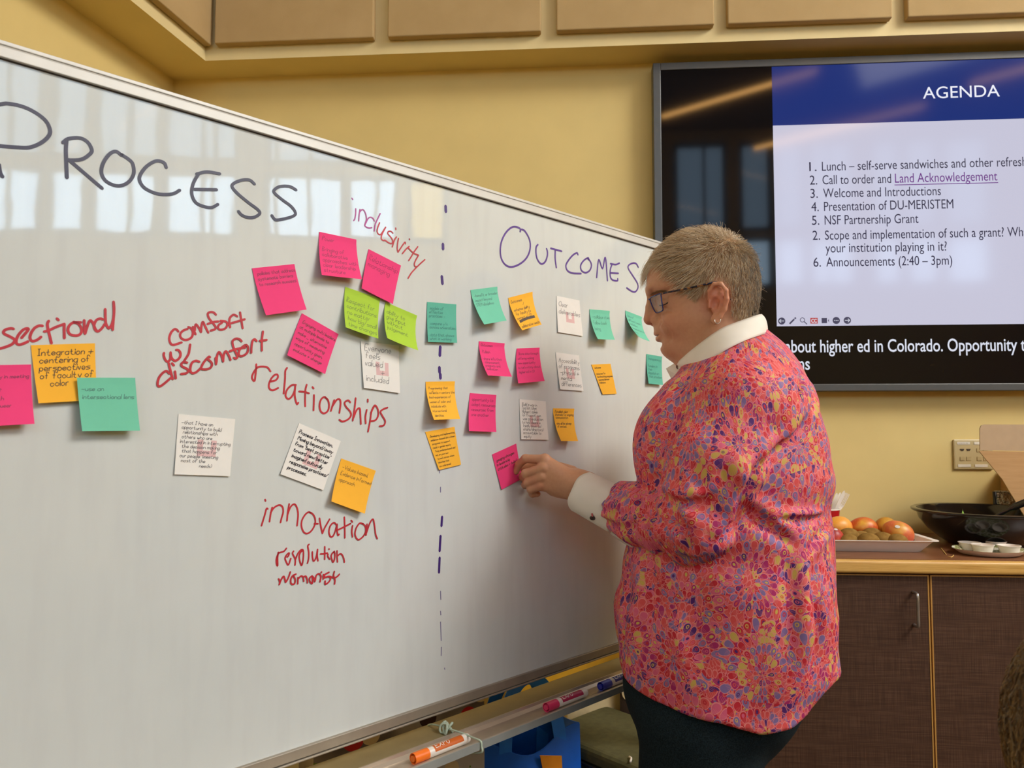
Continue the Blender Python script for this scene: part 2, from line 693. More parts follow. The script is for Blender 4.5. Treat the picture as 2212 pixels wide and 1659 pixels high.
# linear ceiling lamps: they streak across the dark screen
N = Nodes('warm_lamp_diffuser')
N.b.inputs['Base Color'].default_value = (0.8, 0.7, 0.5, 1)
N.b.inputs['Emission Color'].default_value = lin(255, 190, 110)
N.b.inputs['Emission Strength'].default_value = 26.0
m_lamp = N.m
for (a, b), lab in zip([((1.01, -2.78), (2.33, -1.80)), ((2.23, -3.81), (3.70, -2.69)), ((2.6, -1.2), (3.9, -.2)), ((3.9, -2.2), (5.0, -1.3))],
                       ['slim linear lamp mirrored highest in the screen', 'slim linear lamp mirrored across the slide',
                        'slim linear lamp hanging nearest the screen wall', 'slim linear lamp hanging near the right-hand windows']):
    a, b = np.array([*a, 4.6]), np.array([*b, 4.6])
    t = (b - a) / np.linalg.norm(b - a)
    s = np.array([-t[1], t[0], 0])
    r = empty('pendant_lamp', (a + b) / 2, lab, 'ceiling lamp', 'linear lamps under the ceiling')
    w_ = .022
    MB().prism([a - s * w_, b - s * w_, b + s * w_, a + s * w_], (0, 0, .03)).build('diffuser', m_lamp, r)
    MB().prism([a - s * .03 + (0, 0, .031), b - s * .03 + (0, 0, .031), b + s * .03 + (0, 0, .031), a + s * .03 + (0, 0, .031)], (0, 0, .05)).build('housing', m_black, r)
    for q in (a + t * .1, b - t * .1):
        MB().tube([q + (0, 0, .08), q + (0, 0, ZC - 4.6)], .003, 6).build('suspension_cable', m_black, r)

# ================================================================== screen on the wall
TX0, TX1, TZ0, TZ1, TY = 0.303, 2.407, 1.397, 2.570, 2.700
m_bezel = mat('grey_bezel', (84, 84, 82), 0.4, metal=0.3, var=0.04)
m_dark = glow('dark_screen', (6, 6, 9), 0.2, 0.05, 0.3)
m_slide = glow('lavender_slide', (222, 221, 243), 0.86, 0.08, 0.3)
m_blue = glow('blue_slide_header', (30, 54, 132), 0.85, 0.08, 0.15)
m_ltxt = glow('light_screen_text', (232, 236, 250), 0.95)
m_dtxt = glow('dark_screen_text', (44, 38, 70), 0.8, 0.4, 0.1)
m_link = glow('purple_link_text', (112, 40, 140), 0.9, 0.4, 0.1)
m_icon = glow('grey_icon', (80, 76, 100), 0.9, 0.4, 0.1)
m_red = glow('red_icon', (196, 60, 58), 0.9)
tv = empty('wall_screen', (1.355, YW - .005, TZ0), 'large wall-mounted screen showing the AGENDA slide and white captions', 'screen')
b_ = .027
fr = MB()
fr.box((TX0, TY, TZ0), (TX0 + b_, YW - .012, TZ1)).box((TX1 - b_, TY, TZ0), (TX1, YW - .012, TZ1))
fr.box((TX0 + b_, TY, TZ0), (TX1 - b_, YW - .012, TZ0 + .024)).box((TX0 + b_, TY, TZ1 - b_), (TX1 - b_, YW - .012, TZ1))
fr.build('bezel', m_bezel, tv, bevel=.002)
MB().box((TX0 + b_, TY + .004, TZ0 + .024), (TX1 - b_, YW - .014, TZ1 - b_)).build('display_panel', m_dark, tv)
MB().box((0.9, YW - .012, 1.7), (1.9, YW, 2.2)).build('wall_mount', m_black, tv)
SL = TY + .0035
sl = MB().box((.718, SL, 1.622), (1.992, TY + .0042, 2.331)).build('slide', m_slide, tv)
hd = MB().box((.718, SL, 2.331), (1.992, TY + .0042, 2.543)).build('slide_header', m_blue, tv)


def text(s, x0, z0, x1, size, m, parent, name='text_line', y=SL - .0006, bold=0.0):
    cu = bpy.data.curves.new('text', 'FONT')
    cu.body = s
    cu.size = size
    cu.offset = bold
    cu.resolution_u = 4
    o = bpy.data.objects.new('text', cu)
    C.objects.link(o)
    dg = bpy.context.evaluated_depsgraph_get()
    me = bpy.data.meshes.new_from_object(o.evaluated_get(dg))
    bpy.data.objects.remove(o)
    v = np.array([q.co[:] for q in me.vertices])
    fs = [tuple(q.vertices) for q in me.polygons]
    bpy.data.meshes.remove(me)
    sx = (x1 - x0) / (v[:, 0].max() - v[:, 0].min()) if x1 else 1.0
    P = np.stack([x0 + (v[:, 0] - v[:, 0].min()) * sx, np.full(len(v), y), z0 + v[:, 1]], 1)
    mb = MB()
    mb.add(P, fs)
    return mb.build(name, m, parent, fix=False)


TS = 0.058
text('AGENDA', 1.229, 2.411, 1.484, .060, m_ltxt, hd)
for s, n_, z, x0, x1 in (('Lunch \u2013 self-serve sandwiches and other refreshments', '1.', 2.165, .882, 1.650),
                         ('Welcome and Introductions', '3.', 2.070, .884, 1.278),
                         ('Presentation of DU-MERISTEM', '4.', 2.023, .886, 1.318),
                         ('NSF Partnership Grant', '5.', 1.975, .887, 1.201),
                         ('your institution playing in it?', '', 1.877, .888, 1.292),
                         ('Announcements (2:40 \u2013 3pm)', '6.', 1.828, .889, 1.308)):
    text(s, x0, z, x1, .047, m_dtxt, sl)
    if n_:
        text(n_, x0 - .043, z, x0 - .018, .047, m_dtxt, sl)
text('Call to order and', .883, 2.117, 1.114, .047, m_dtxt, sl)
text('2.', .840, 2.117, .865, .047, m_dtxt, sl)
text('Land Acknowledgement', 1.127, 2.117, 1.466, .047, m_link, sl)
MB().box((1.125, SL - .0006, 2.108), (1.468, SL + .0001, 2.1105)).build('text_line', m_link, sl)
text('2.', .845, 1.922, .870, .047, m_dtxt, sl)
text('Scope and implementation of such a grant? What is', .887, 1.922, 1.600, .047, m_dtxt, sl)
text('about higher ed in Colorado. Opportunity to', .745, 1.531, 1.560, .062, m_ltxt, tv, 'caption_text', bold=.0006)
text('institutions', .62, 1.471, .826, .062, m_ltxt, tv, 'caption_text', bold=.0006)


def disc(mb, x, z, r, y, n=24):
    t = np.arange(n) * 2 * math.pi / n
    mb.add(np.stack([x + r * np.cos(t), np.full(n, y), z + r * np.sin(t)], 1), [tuple(range(n))[::-1]])


def bar(mb, x0, z0, x1, z1, w, y):
    d = np.array([x1 - x0, 0, z1 - z0])
    d /= np.linalg.norm(d)
    q = np.array([-d[2], 0, d[0]]) * w / 2
    a, b = np.array([x0, y, z0]), np.array([x1, y, z1])
    mb.add([a - q, b - q, b + q, a + q], [(0, 1, 2, 3)])


IZ = 1.640
y1, y2 = SL - .0006, SL - .0010
ics = []
for k, x in enumerate((.7345, .771, .8075, .8435, .881, .918, .955)):
    mb, md, mr = MB(), MB(), None
    if k in (0, 6, 5):
        disc(mb, x, IZ, .0123, y1)
        if k == 5:
            for dx in (-.0055, 0, .0055):
                disc(md, x + dx, IZ, .0017, y2, 8)
        else:
            s = -1 if k == 0 else 1
            bar(md, x - .008, IZ, x + .008, IZ, .002, y2)
            bar(md, x + s * .008, IZ, x + s * .002, IZ + .006, .002, y2)
            bar(md, x + s * .008, IZ, x + s * .002, IZ - .006, .002, y2)
    elif k == 1:
        bar(mb, x - .010, IZ - .010, x + .006, IZ + .006, .0055, y1)
        bar(mb, x + .0075, IZ + .0075, x + .0115, IZ + .0115, .0055, y1)
    elif k == 2:
        t = np.linspace(0, 2 * math.pi, 20)
        for i in range(19):
            bar(mb, x - .003 + .0075 * math.cos(t[i]), IZ + .003 + .0075 * math.sin(t[i]), x - .003 + .0075 * math.cos(t[i + 1]),
                IZ + .003 + .0075 * math.sin(t[i + 1]), .0022, y1)
        bar(mb, x + .003, IZ - .003, x + .012, IZ - .012, .003, y1)
    elif k == 3:
        bar(mb, x - .0125, IZ, x + .0125, IZ, .020, y1)
    elif k == 4:
        bar(mb, x - .012, IZ, x + .006, IZ, .018, y1)
        mb.add([(x + .009, y1, IZ), (x + .0125, y1, IZ - .006), (x + .0125, y1, IZ + .006)], [(0, 1, 2)])
    ic = mb.build('toolbar_icon', m_red if k == 3 else m_icon, sl, fix=False)
    if k == 3:
        text('CC', x - .0095, IZ - .0065, x + .0095, .018, m_ltxt, sl, 'icon_text', y=y2, bold=.0004)
    elif md.n:
        md.build('icon_text', m_ltxt, sl, fix=False)
# ================================================================== whiteboard on its stand
TB = math.radians(40.3)
BU = np.array([math.sin(TB), math.cos(TB), 0.0])      # along the board, away from the camera
BN = np.array([math.cos(TB), -math.sin(TB), 0.0])     # out of the board, into the room
BZ = np.array([0, 0, 1.0])
B0 = np.array([0, 0, 0.0]) - BN * 1.09                # board plane, u = 0


def bp(u, z, n=0.0):
    return B0 + BU * u + BN * n + BZ * z


def b_uz(px, py, n=0.0):
    P = onp(px, py, B0 + BN * n, BN)
    return np.array([(P - B0) @ BU, P[2]])


U0, U1, Z0, Z1 = -0.45, 1.745, 0.778, 1.7225
RB = np.stack([BU, BN, BZ])                            # local (u, n, z) -> world


def bbox(mb, u0, u1, n0, n1, z0, z1, mi=0):
    return mb.box((u0, n0, z0), (u1, n1, z1), mi, RB, B0)


N = Nodes('whiteboard_enamel')
N.pr(0.035, 0, 0.55)
v = N.coord()
sm = N.noise(v, 3.2, 4, 0.6)
st = N.noise(N.coord(scale=(9, 9, 1.2)), 5, 3)
c1 = N.ramp(sm, [(0.3, lin(206, 210, 205)), (0.7, lin(214, 218, 213))])
N.base(N.mix(N.math('MULTIPLY', N.ramp(st, [(0.45, (0, 0, 0, 1)), (0.75, (1, 1, 1, 1))]), 0.12), c1, lin(176, 174, 176)))
N.bump(N.noise(N.coord(scale=(1, 1, 0.8)), 14, 2), 0.035, 0.004)
m_board = N.m
m_groove = mat('dark_seam', (70, 66, 66), 0.5)
m_frame = mat('satin_aluminium_frame', (206, 202, 192), 0.45, metal=0.15, var=0.05, nscale=20)
m_frame_dull = mat('dull_aluminium_rail', (164, 154, 138), 0.42, metal=0.5, var=0.06, nscale=25)
m_rail = mat('olive_rail', (150, 134, 96), 0.5, metal=0.2, var=0.06)
m_traymetal = mat('aluminium_tray', (206, 192, 172), 0.28, metal=0.6, var=0.06, nscale=30)
m_lip = mat('pale_tray_lip', (176, 180, 174), 0.35, metal=0.4, var=0.06)
m_castor = mat('dark_castor', (40, 40, 42), 0.5)

wb = empty('whiteboard', (*bp(0.75, 0)[:2], 0), 'large freestanding whiteboard covered in handwriting and coloured sticky notes', 'whiteboard')
mb = MB()
bbox(mb, U0, U1, -.014, 0, Z0 - .004, Z1 + .004).build('writing_surface', m_board, wb)
mb = MB()
bbox(mb, U0 - .02, U1 + .02, -.02, .006, Z1, Z1 + .0135)
bbox(mb, U0 - .02, U1 + .02, -.02, .0048, Z1 + .0135, Z1 + .0155)
bbox(mb, U0 - .02, U1 + .02, -.02, .006, Z1 + .0155, Z1 + .021)
mb.build('top_frame', m_frame, wb, bevel=.0012)
bbox(MB(), U0, U1, -.001, .0012, Z1 - .0014, Z1).build('frame_seam', m_groove, wb)
mb = MB()
bbox(mb, U0 - .02, U1 + .02, -.02, .006, Z0 - .0165, Z0)
bbox(mb, U0 - .02, U1 + .02, -.02, .008, Z0 - .021, Z0 - .0175)
mb.build('bottom_frame', m_frame_dull, wb, bevel=.0012)
for a, b in ((U0 - .02, U0), (U1, U1 + .02)):
    bbox(MB(), a, b, -.02, .006, Z0, Z1).build('side_frame', m_frame, wb, bevel=.0012)
mb = MB()
bbox(mb, U0 - .05, U1 + .03, -.03, .033, .695, .729)
mb.build('lower_rail', m_rail, wb, bevel=.002)
UT1 = 1.47
mb = MB()
prof = [(.034, .730), (.036, .730), (.037, .7245), (.046, .7215), (.094, .7215), (.101, .725), (.103, .735), (.107, .735), (.107, .7215),
        (.100, .7190), (.034, .7180)]
e0, e1 = U0 - .03, UT1
V = [bp(e0, z, n) for n, z in prof]
mb.prism(V, BU * (e1 - e0))
mb.build('marker_tray', m_traymetal, wb)
bbox(MB(), e0, e1, .1071, .1085, .7220, .735).build('tray_lip', m_lip, wb)
for u in (U0 - .03, U1 + .012):
    bbox(MB(), u - .018, u + .018, -.05, -.022, .08, 1.66).build('post', m_frame_dull, wb, bevel=.002)
    bbox(MB(), u - .018, u + .018, -.28, .20, .06, .09).build('foot', m_frame_dull, wb, bevel=.002)
    for n_ in (-.25, .17):
        t = np.arange(16) * 2 * math.pi / 16
        MB().prism([bp(u - .01, .03 + .03 * math.sin(a), n_ + .03 * math.cos(a)) for a in t], BU * .02).build('castor', m_castor, wb)

# ---- marker pen writing on the board, traced letter by letter on the board's own plane
def ink_mat(name, rgb, rough=0.35):
    return mat(name, rgb, rough, var=0.14, nscale=60)


m_blk = ink_mat('black_marker_ink', (52, 46, 66))
m_redi = ink_mat('red_marker_ink', (190, 44, 56))
m_pur = ink_mat('purple_marker_ink', (92, 60, 142))
m_dpur = ink_mat('dark_purple_marker_ink', (66, 40, 116))
m_mag = ink_mat('violet_marker_ink', (176, 70, 140))
m_thin = ink_mat('thin_violet_ink', (120, 112, 150))


def board_word(name, strokes, sc, ox, oy, w, m, label=None, sub=5):
    """strokes: strings of 'x,y' picture points (enlarged by sc, offset ox, oy)"""
    mb = MB()
    for k, s in enumerate(strokes):
        q = np.array([[float(c) for c in p.split(',')] for p in s.split()])
        q = q / sc + (ox, oy)
        q = np.array([b_uz(*p) for p in q])
        q = smooth_line(q, sub)
        L, R = ribbon2(q, w)
        h = .0005 + .00003 * k
        P = np.stack([[bp(a[0], a[1], h) for a in L], [bp(a[0], a[1], h) for a in R]])
        mb.grid(P, thick=BN * -.0003)
    return mb.build(name, m, wb, label=label)


board_word('handwritten_word', [
    "-175,440 -180,600 -190,860", "-190,470 0,424 60,420 150,440 230,480 290,530 315,590 300,630 250,670 180,695 100,693 0,685 -90,670", "-8,800 0,850 15,880",
    "418,650 414,720 420,885", "395,665 430,640 500,635 550,660 577,710 560,740 510,770 430,775", "430,770 500,830 570,890 642,952",
    "765,745 730,720 690,735 650,790 637,850 660,900 710,930 760,935 810,910 840,860 835,800 810,770 762,738",
    "1045,822 1030,790 980,780 920,815 880,870 880,910 910,950 970,980 1030,990 1090,985 1130,963",
    "1235,862 1300,848 1382,860", "1250,856 1215,920 1205,985 1230,1040 1280,1065 1330,1072 1370,1052", "1222,958 1362,960",
    "1600,925 1570,900 1520,900 1470,920 1460,945 1500,990 1560,1040 1620,1085 1632,1110 1600,1132 1560,1135 1520,1120 1498,1096",
    "1862,962 1820,940 1760,940 1725,960 1725,980 1770,1020 1830,1065 1857,1105 1845,1125 1800,1140 1745,1150 1725,1145 1708,1122"],
    2.9105, 0, 80, .0046, m_blk, 'PROCESS in large black marker capitals')
board_word('handwritten_word', ["82,150 98,175", "152,340 150,430 135,520 115,552", "228,352 212,450 205,560",
    "222,400 255,362 290,362 320,410 338,470 340,545 322,600 312,640", "485,560 460,512 410,492 370,520 342,575 315,640 355,675 400,685 440,678",
    "590,425 545,520 500,620 482,740"], 8.295, 750, 410, .0023, m_mag)
board_word('handwritten_word', ["580,590 545,680 535,750 560,795 600,800 640,745 688,670", "688,670 640,760 612,830 612,885 650,910 675,902",
    "818,778 780,745 735,750 728,790 780,850 812,910 800,960 750,955 670,900", "868,685 870,712", "882,845 845,900 805,1025",
    "918,870 900,960 895,1060 908,1118", "908,1118 960,1040 1030,940 1042,970", "1110,880 1118,895", "1108,1015 1060,1055 985,1145",
    "1262,1020 1190,1120 1150,1190 1100,1268", "1085,1035 1180,1130 1275,1172", "1275,1175 1225,1260 1200,1330 1215,1375 1240,1375",
    "1388,1252 1300,1330 1200,1430 1140,1500 1090,1585"], 8.295, 750, 410, .0025, m_redi, 'inclusivity in thin red marker')
board_word('handwritten_word', ["250,600 200,590 110,610 65,650 80,690 160,730 250,780 270,820 220,880 120,925 0,960 -120,985",
    "395,765 460,690 520,610 495,590 420,620 340,710 300,800 300,860 350,890 440,865 515,830",
    "785,545 720,540 640,580 580,660 550,750 570,810 620,825 700,790 755,745", "895,450 870,510 885,620 920,760 945,865",
    "810,650 900,625 1040,560 1180,510", "1045,408 1075,440", "1180,505 1178,620 1182,770",
    "1490,482 1400,480 1320,495 1260,560 1250,640 1290,700 1380,722 1450,710 1495,660 1490,580 1440,510 1350,470",
    "1545,440 1548,560 1560,690", "1560,690 1595,580 1630,480 1665,445 1710,500 1750,600 1790,645",
    "1890,425 1840,410 1770,440 1730,520 1740,600 1790,645 1860,600 1925,510", "1932,235 1935,400 1945,500 1985,580 2010,585",
    "2010,585 2060,500 2090,350 2085,100", "2085,100 2095,250 2080,450 2068,620"],
    8.508, 0, 640, .0033, m_redi, 'sectional in red marker, cut off by the left picture edge')
board_word('handwritten_word', ["470,480 440,445 400,435 340,490 305,580 310,660 345,715 400,720 530,678",
    "640,430 560,460 505,520 515,590 580,630 660,620 720,570 735,490 700,420 650,395", "735,390 760,470 785,530", "770,460 780,370 800,350 850,420 885,490",
    "885,490 895,370 920,300 960,380 1020,500", "1160,170 1120,130 1060,120 1010,150 1030,230 1100,320 1150,390 1140,435 1060,462", "1005,340 1100,305 1205,292",
    "1275,312 1210,360 1200,420 1250,445 1330,420 1370,350 1340,295 1240,282", "1420,400 1405,300 1420,220 1480,170 1530,185 1550,200", "1440,325 1560,290 1690,252",
    "1602,125 1620,240 1650,420", "205,870 200,920 230,1000 275,1030 320,980 325,860", "325,860 340,950 390,1010 450,1000 500,940 505,870 470,820 425,815",
    "685,715 670,820 650,900 570,1025", "290,1060 310,1150 365,1355", "300,1250 250,1205 180,1240 110,1330 85,1440 110,1485 180,1455 330,1330",
    "350,1060 385,1100", "405,1210 420,1340", "630,1050 560,1040 520,1080 540,1120 620,1160 650,1200 610,1245 515,1258",
    "855,1035 790,1015 720,1050 690,1130 690,1210 730,1245 800,1220 880,1150", "880,1150 930,1050 1020,945 1050,950",
    "1010,990 1060,1030 1085,1080 1060,1140 990,1170 910,1170 880,1150", "1150,960 1160,1080", "1165,1050 1180,920 1215,855 1260,920 1290,1030",
    "1290,1030 1300,910 1340,840 1390,910 1425,1000", "1630,660 1590,620 1520,610 1460,660 1480,770 1530,880 1550,950 1520,975 1485,960", "1410,840 1530,800 1700,770",
    "1690,725 1600,800 1575,890 1610,930 1680,910 1740,850 1745,760 1710,720", "1805,870 1810,760 1830,650 1870,620 1905,655", "2020,475 2000,640 2000,830", "1960,650 2090,632"],
    8.508, 330, 660, .0033, m_redi, 'comfort w/ discomfort in red marker')
board_word('handwritten_word', ["162,115 160,180 150,280 135,365 105,340 100,290 140,210 190,160 260,150 330,165 375,225",
    "375,375 450,355 485,310 475,270 430,280 380,340 350,420 360,480 410,505 490,470", "622,170 595,220 590,350 570,555",
    "755,425 690,430 620,500 600,590 640,635 690,600 730,520 745,430", "745,430 735,560 750,660 770,712 790,690", "915,420 895,500 890,640 892,745",
    "800,522 880,530 950,550", "1000,455 1018,480", "1022,575 1020,690 1015,805", "1220,640 1180,605 1130,640 1105,730 1125,820 1175,850 1230,810 1248,730 1230,650 1190,612",
    "1325,650 1300,730 1275,815", "1300,740 1360,650 1405,640 1420,700 1402,845", "1565,685 1530,655 1480,690 1500,750 1560,820 1575,880 1530,940 1450,970 1400,945",
    "1645,620 1630,760 1600,960", "1610,920 1660,800 1705,775 1715,870 1722,1010", "1825,640 1825,680", "1810,795 1790,900 1795,1000",
    "1925,735 1880,830 1860,960 1828,1125", "1870,850 1900,770 1935,730 1975,790 1980,880 1940,950 1870,965", "2120,762 2050,790 2015,830 2050,900 2085,970 2060,1030 2000,1042"],
    6.9125, 530, 770, .0030, m_redi, 'relationships in red marker')
board_word('handwritten_word', ["178,70 185,98", "225,232 200,230 170,340 115,520", "298,205 270,330 252,450", "270,300 330,210 420,165 475,200 485,290 460,380 440,465",
    "588,145 565,280 550,435", "560,330 610,200 675,150 720,210 740,330 722,520", "955,300 920,285 860,330 805,430 800,540 840,630 900,650 970,600 1025,500 1030,400 990,320 930,285",
    "1015,485 1082,485", "1105,390 1130,540 1155,650", "1155,650 1190,560 1278,405", "1390,500 1350,465 1290,520 1265,620 1290,700 1330,700 1370,620 1400,510",
    "1405,490 1405,600 1420,680 1440,662", "1528,370 1535,540 1537,725", "1425,585 1530,535 1635,480", "1645,425 1665,455", "1668,515 1655,620 1668,710",
    "1850,490 1790,475 1730,560 1710,670 1760,755 1840,710 1890,620 1885,530 1840,480", "1915,490 1905,590 1898,680", "1905,640 1960,480 2015,405 2040,500 2060,660 2090,740"],
    7.9, 550, 1070, .0027, m_redi, 'innovation in red marker')
board_word('handwritten_word', ["260,280 240,420 240,640 210,580 210,450 270,305 400,260 475,175", "490,410 530,370 545,300 480,350 435,440 470,540 525,615 590,445",
    "665,250 635,310 690,430 710,500 700,625", "712,480 770,330 850,225 915,225 925,340 910,520 875,630 830,520 812,380 850,280 905,235", "1075,70 1040,120 1065,280 1060,450 1030,575",
    "1160,270 1165,420 1195,515 1260,420 1300,205", "1300,205 1290,370 1310,510", "1488,130 1490,300 1487,470", "1375,325 1470,322 1560,300", "1600,188 1608,200",
    "1575,330 1570,390 1620,465", "1745,255 1680,320 1660,400 1710,545 1755,420 1750,290 1720,270", "1815,240 1815,400 1828,540", "1820,390 1880,330 1940,340 1990,440 2010,545",
    "262,985 295,1060 280,1140", "280,1140 330,1010 400,920 450,1080", "450,1080 520,960 575,800", "725,860 640,900 590,990 590,1100 640,1135 690,1100 700,1000 660,910",
    "775,950 770,1120", "775,1000 850,915 910,940 930,1050", "920,940 980,915 1020,1000 1025,1095", "1150,905 1090,960 1090,1050 1150,1110 1165,1020 1160,920", "1165,920 1210,990 1225,1060",
    "1235,1030 1260,900 1330,850 1385,920 1360,1065", "1400,800 1390,825", "1450,870 1450,990", "1600,810 1490,870 1490,940 1600,925 1640,980 1590,1070 1500,1130 1495,1040",
    "1740,785 1720,900 1755,1020 1745,1125", "1480,950 1600,920 1740,955 1820,920 1875,860"],
    12.289, 580, 1170, .0026, m_redi, 'revolution and womanist in small red marker')
board_word('handwritten_word', ["358,205 360,165 300,135 230,145 150,220 90,340 70,470 85,590 140,680 220,715 320,690 420,620 480,530 505,420 490,310 430,200 380,170",
    "615,392 590,430 588,520 610,610 665,672 720,640 750,560 752,490 740,450", "800,445 960,488", "865,480 865,600 882,725",
    "1195,540 1180,512 1120,545 1050,630 1020,700 1045,770 1120,805 1240,812", "1355,610 1340,585 1280,620 1235,690 1245,765 1305,798 1365,765 1390,690 1370,630 1335,595",
    "1465,870 1495,610 1550,740 1592,575 1622,915", "1665,668 1740,680 1795,660", "1690,670 1662,760 1665,860 1700,905 1765,915 1770,885", "1668,800 1780,808",
    "2068,720 2040,670 1990,660 1930,690 1925,740 1980,830 2050,940 2065,1010 2030,1070 1980,1070 1900,1018"],
    6.703, 1070, 470, .0040, m_pur, 'OUTCOMES in purple marker capitals')
for s_ in ("176,105 178,155", "152,445 153,490", "142,735 148,800", "128,1365 124,1445", "120,1550 122,1595", "128,1610 130,1648"):
    board_word('marker_dash', [s_], 4.15, 920, 420, .0062, m_dpur, sub=2)
for s_ in ("1372,1105 1368,1165", "1362,1230 1356,1328", "1356,1372 1352,1468"):
    board_word('marker_dash', [s_], 3.017, 500, 750, .0050, m_dpur, sub=2)
for s_ in ("1356,798 1356,820", "1362,912 1362,945", "1362,1590 1364,1645", "1362,1720 1364,1745", "1362,1790 1366,1912", "1368,1955 1366,2010", "1388,2090 1390,2100"):
    board_word('marker_dash', [s_], 3.017, 500, 750, .0016, m_thin, sub=2)

# ---- a plain printed hand: one-stroke letters on a small grid (base line 2, x-height 5, tall 8)
GL = {'a': "35 15 04 03 12 22 33|35 32", 'b': "08 02|04 15 25 34 33 22 12 03", 'c': "34 25 15 04 03 12 22 33", 'd': "35 15 04 03 12 22 33|38 32",
      'e': "03 34 25 15 04 03 12 22 33", 'f': "37 28 18 17 12|05 25", 'g': "35 15 04 03 12 22 33|35 31 20 10 01", 'h': "08 02|04 15 25 34 32", 'i': "05 02|07 06",
      'j': "15 11 00|17 16", 'k': "08 02|35 03 32", 'l': "08 02", 'm': "05 02|04 15 24 22|24 35 44 42", 'n': "05 02|04 15 25 34 32", 'o': "15 04 03 12 22 33 34 25 15",
      'p': "05 00|04 15 25 34 33 22 12 03", 'q': "35 15 04 03 12 22 33|35 30", 'r': "05 02|04 15 25", 's': "35 15 04 33 22 02", 't': "17 13 22 32|05 25",
      'u': "05 03 12 22 33|35 32", 'v': "05 12 25", 'w': "05 12 24 32 45", 'x': "05 32|35 02", 'y': "05 13 23|35 10 00", 'z': "05 35 02 32", '-': "04 34", '+': "04 44|26 22",
      '/': "02 38", ',': "03 02 01", '.': "02 12", '(': "28 16 14 22", ')': "08 16 14 02", '"': "08 07|18 17", '?': "07 18 27 15 14|12 11", '_': "01 41",
      'A': "02 28 42|15 35", 'B': "02 08 28 37 05 34 22 02", 'C': "37 28 06 04 22 33", 'D': "02 08 28 36 34 22 02", 'E': "38 08 02 32|05 25", 'F': "38 08 02|05 25",
      'H': "08 02|38 32|05 35", 'I': "08 28|18 12|02 22", 'K': "08 02|38 05 32", 'L': "08 02 32", 'M': "02 08 25 48 42", 'N': "02 08 32 38", 'O': "18 06 04 12 22 34 36 28 18",
      'P': "02 08 28 37 26 05", 'R': "02 08 28 37 26 05 32", 'S': "37 28 18 07 34 22 12 03", 'T': "08 48|28 22", 'U': "08 04 13 23 34 38", 'V': "08 22 48", 'W': "08 12 26 32 48",
      'X': "08 42|48 02", '1': "17 28 22", '0': "18 06 04 12 22 34 36 28 18"}


def pen_text(line):
    """strokes of one line in glyph units and its width"""
    out, x = [], 0.0
    for ch in line:
        if ch == ' ':
            x += 2.4
            continue
        g = GL.get(ch) or GL.get(ch.lower())
        if not g:
            x += 2
            continue
        pts = [np.array([[int(q[0]), int(q[1])] for q in s.split()], float) for s in g.split('|')]
        for p in pts:
            p = p + RNG.normal(0, .13, p.shape)
            p[:, 0] += x + .16 * (p[:, 1] - 2)
            p[:, 1] -= 2
            out.append(p)
        x += max(p[:, 0].max() for p in pts) + 1.15
    return out, x


# ---- sticky notes
def note_mat(name, rgb):
    N = Nodes(name)
    c = lin(*rgb)
    N.pr(0.75, 0, 0.25)
    N.base(N.ramp(N.noise(N.coord(), 40, 3), [(0.3, tuple(x * .96 for x in c[:3]) + (1,)), (0.7, c)]))
    # thin paper lets a little light through
    N.b.inputs['Subsurface Weight'].default_value = 0.0
    return N.m


NP = {'pink': note_mat('pink_note_paper', (240, 66, 124)), 'green': note_mat('lime_note_paper', (172, 208, 62)), 'yellow': note_mat('amber_note_paper', (252, 184, 54)),
      'mint': note_mat('mint_note_paper', (118, 202, 168)), 'white': note_mat('white_note_paper', (240, 236, 226)), 'teal': note_mat('teal_note_paper', (98, 182, 156))}
INK = {'pink': mat('plum_pen_ink', (150, 38, 82), .6), 'green': mat('olive_pen_ink', (112, 132, 60), .6), 'yellow': mat('brown_pen_ink', (116, 86, 34), .6),
       'mint': mat('green_grey_pen_ink', (84, 138, 122), .6), 'white': mat('grey_pen_ink', (112, 108, 108), .6), 'teal': mat('dark_teal_pen_ink', (56, 124, 114), .6),
       'black': mat('black_pen_ink', (34, 30, 36), .6), 'dark': mat('dark_pen_ink', (72, 54, 40), .6)}
m_print = mat('pale_red_print', (226, 186, 182), .7)

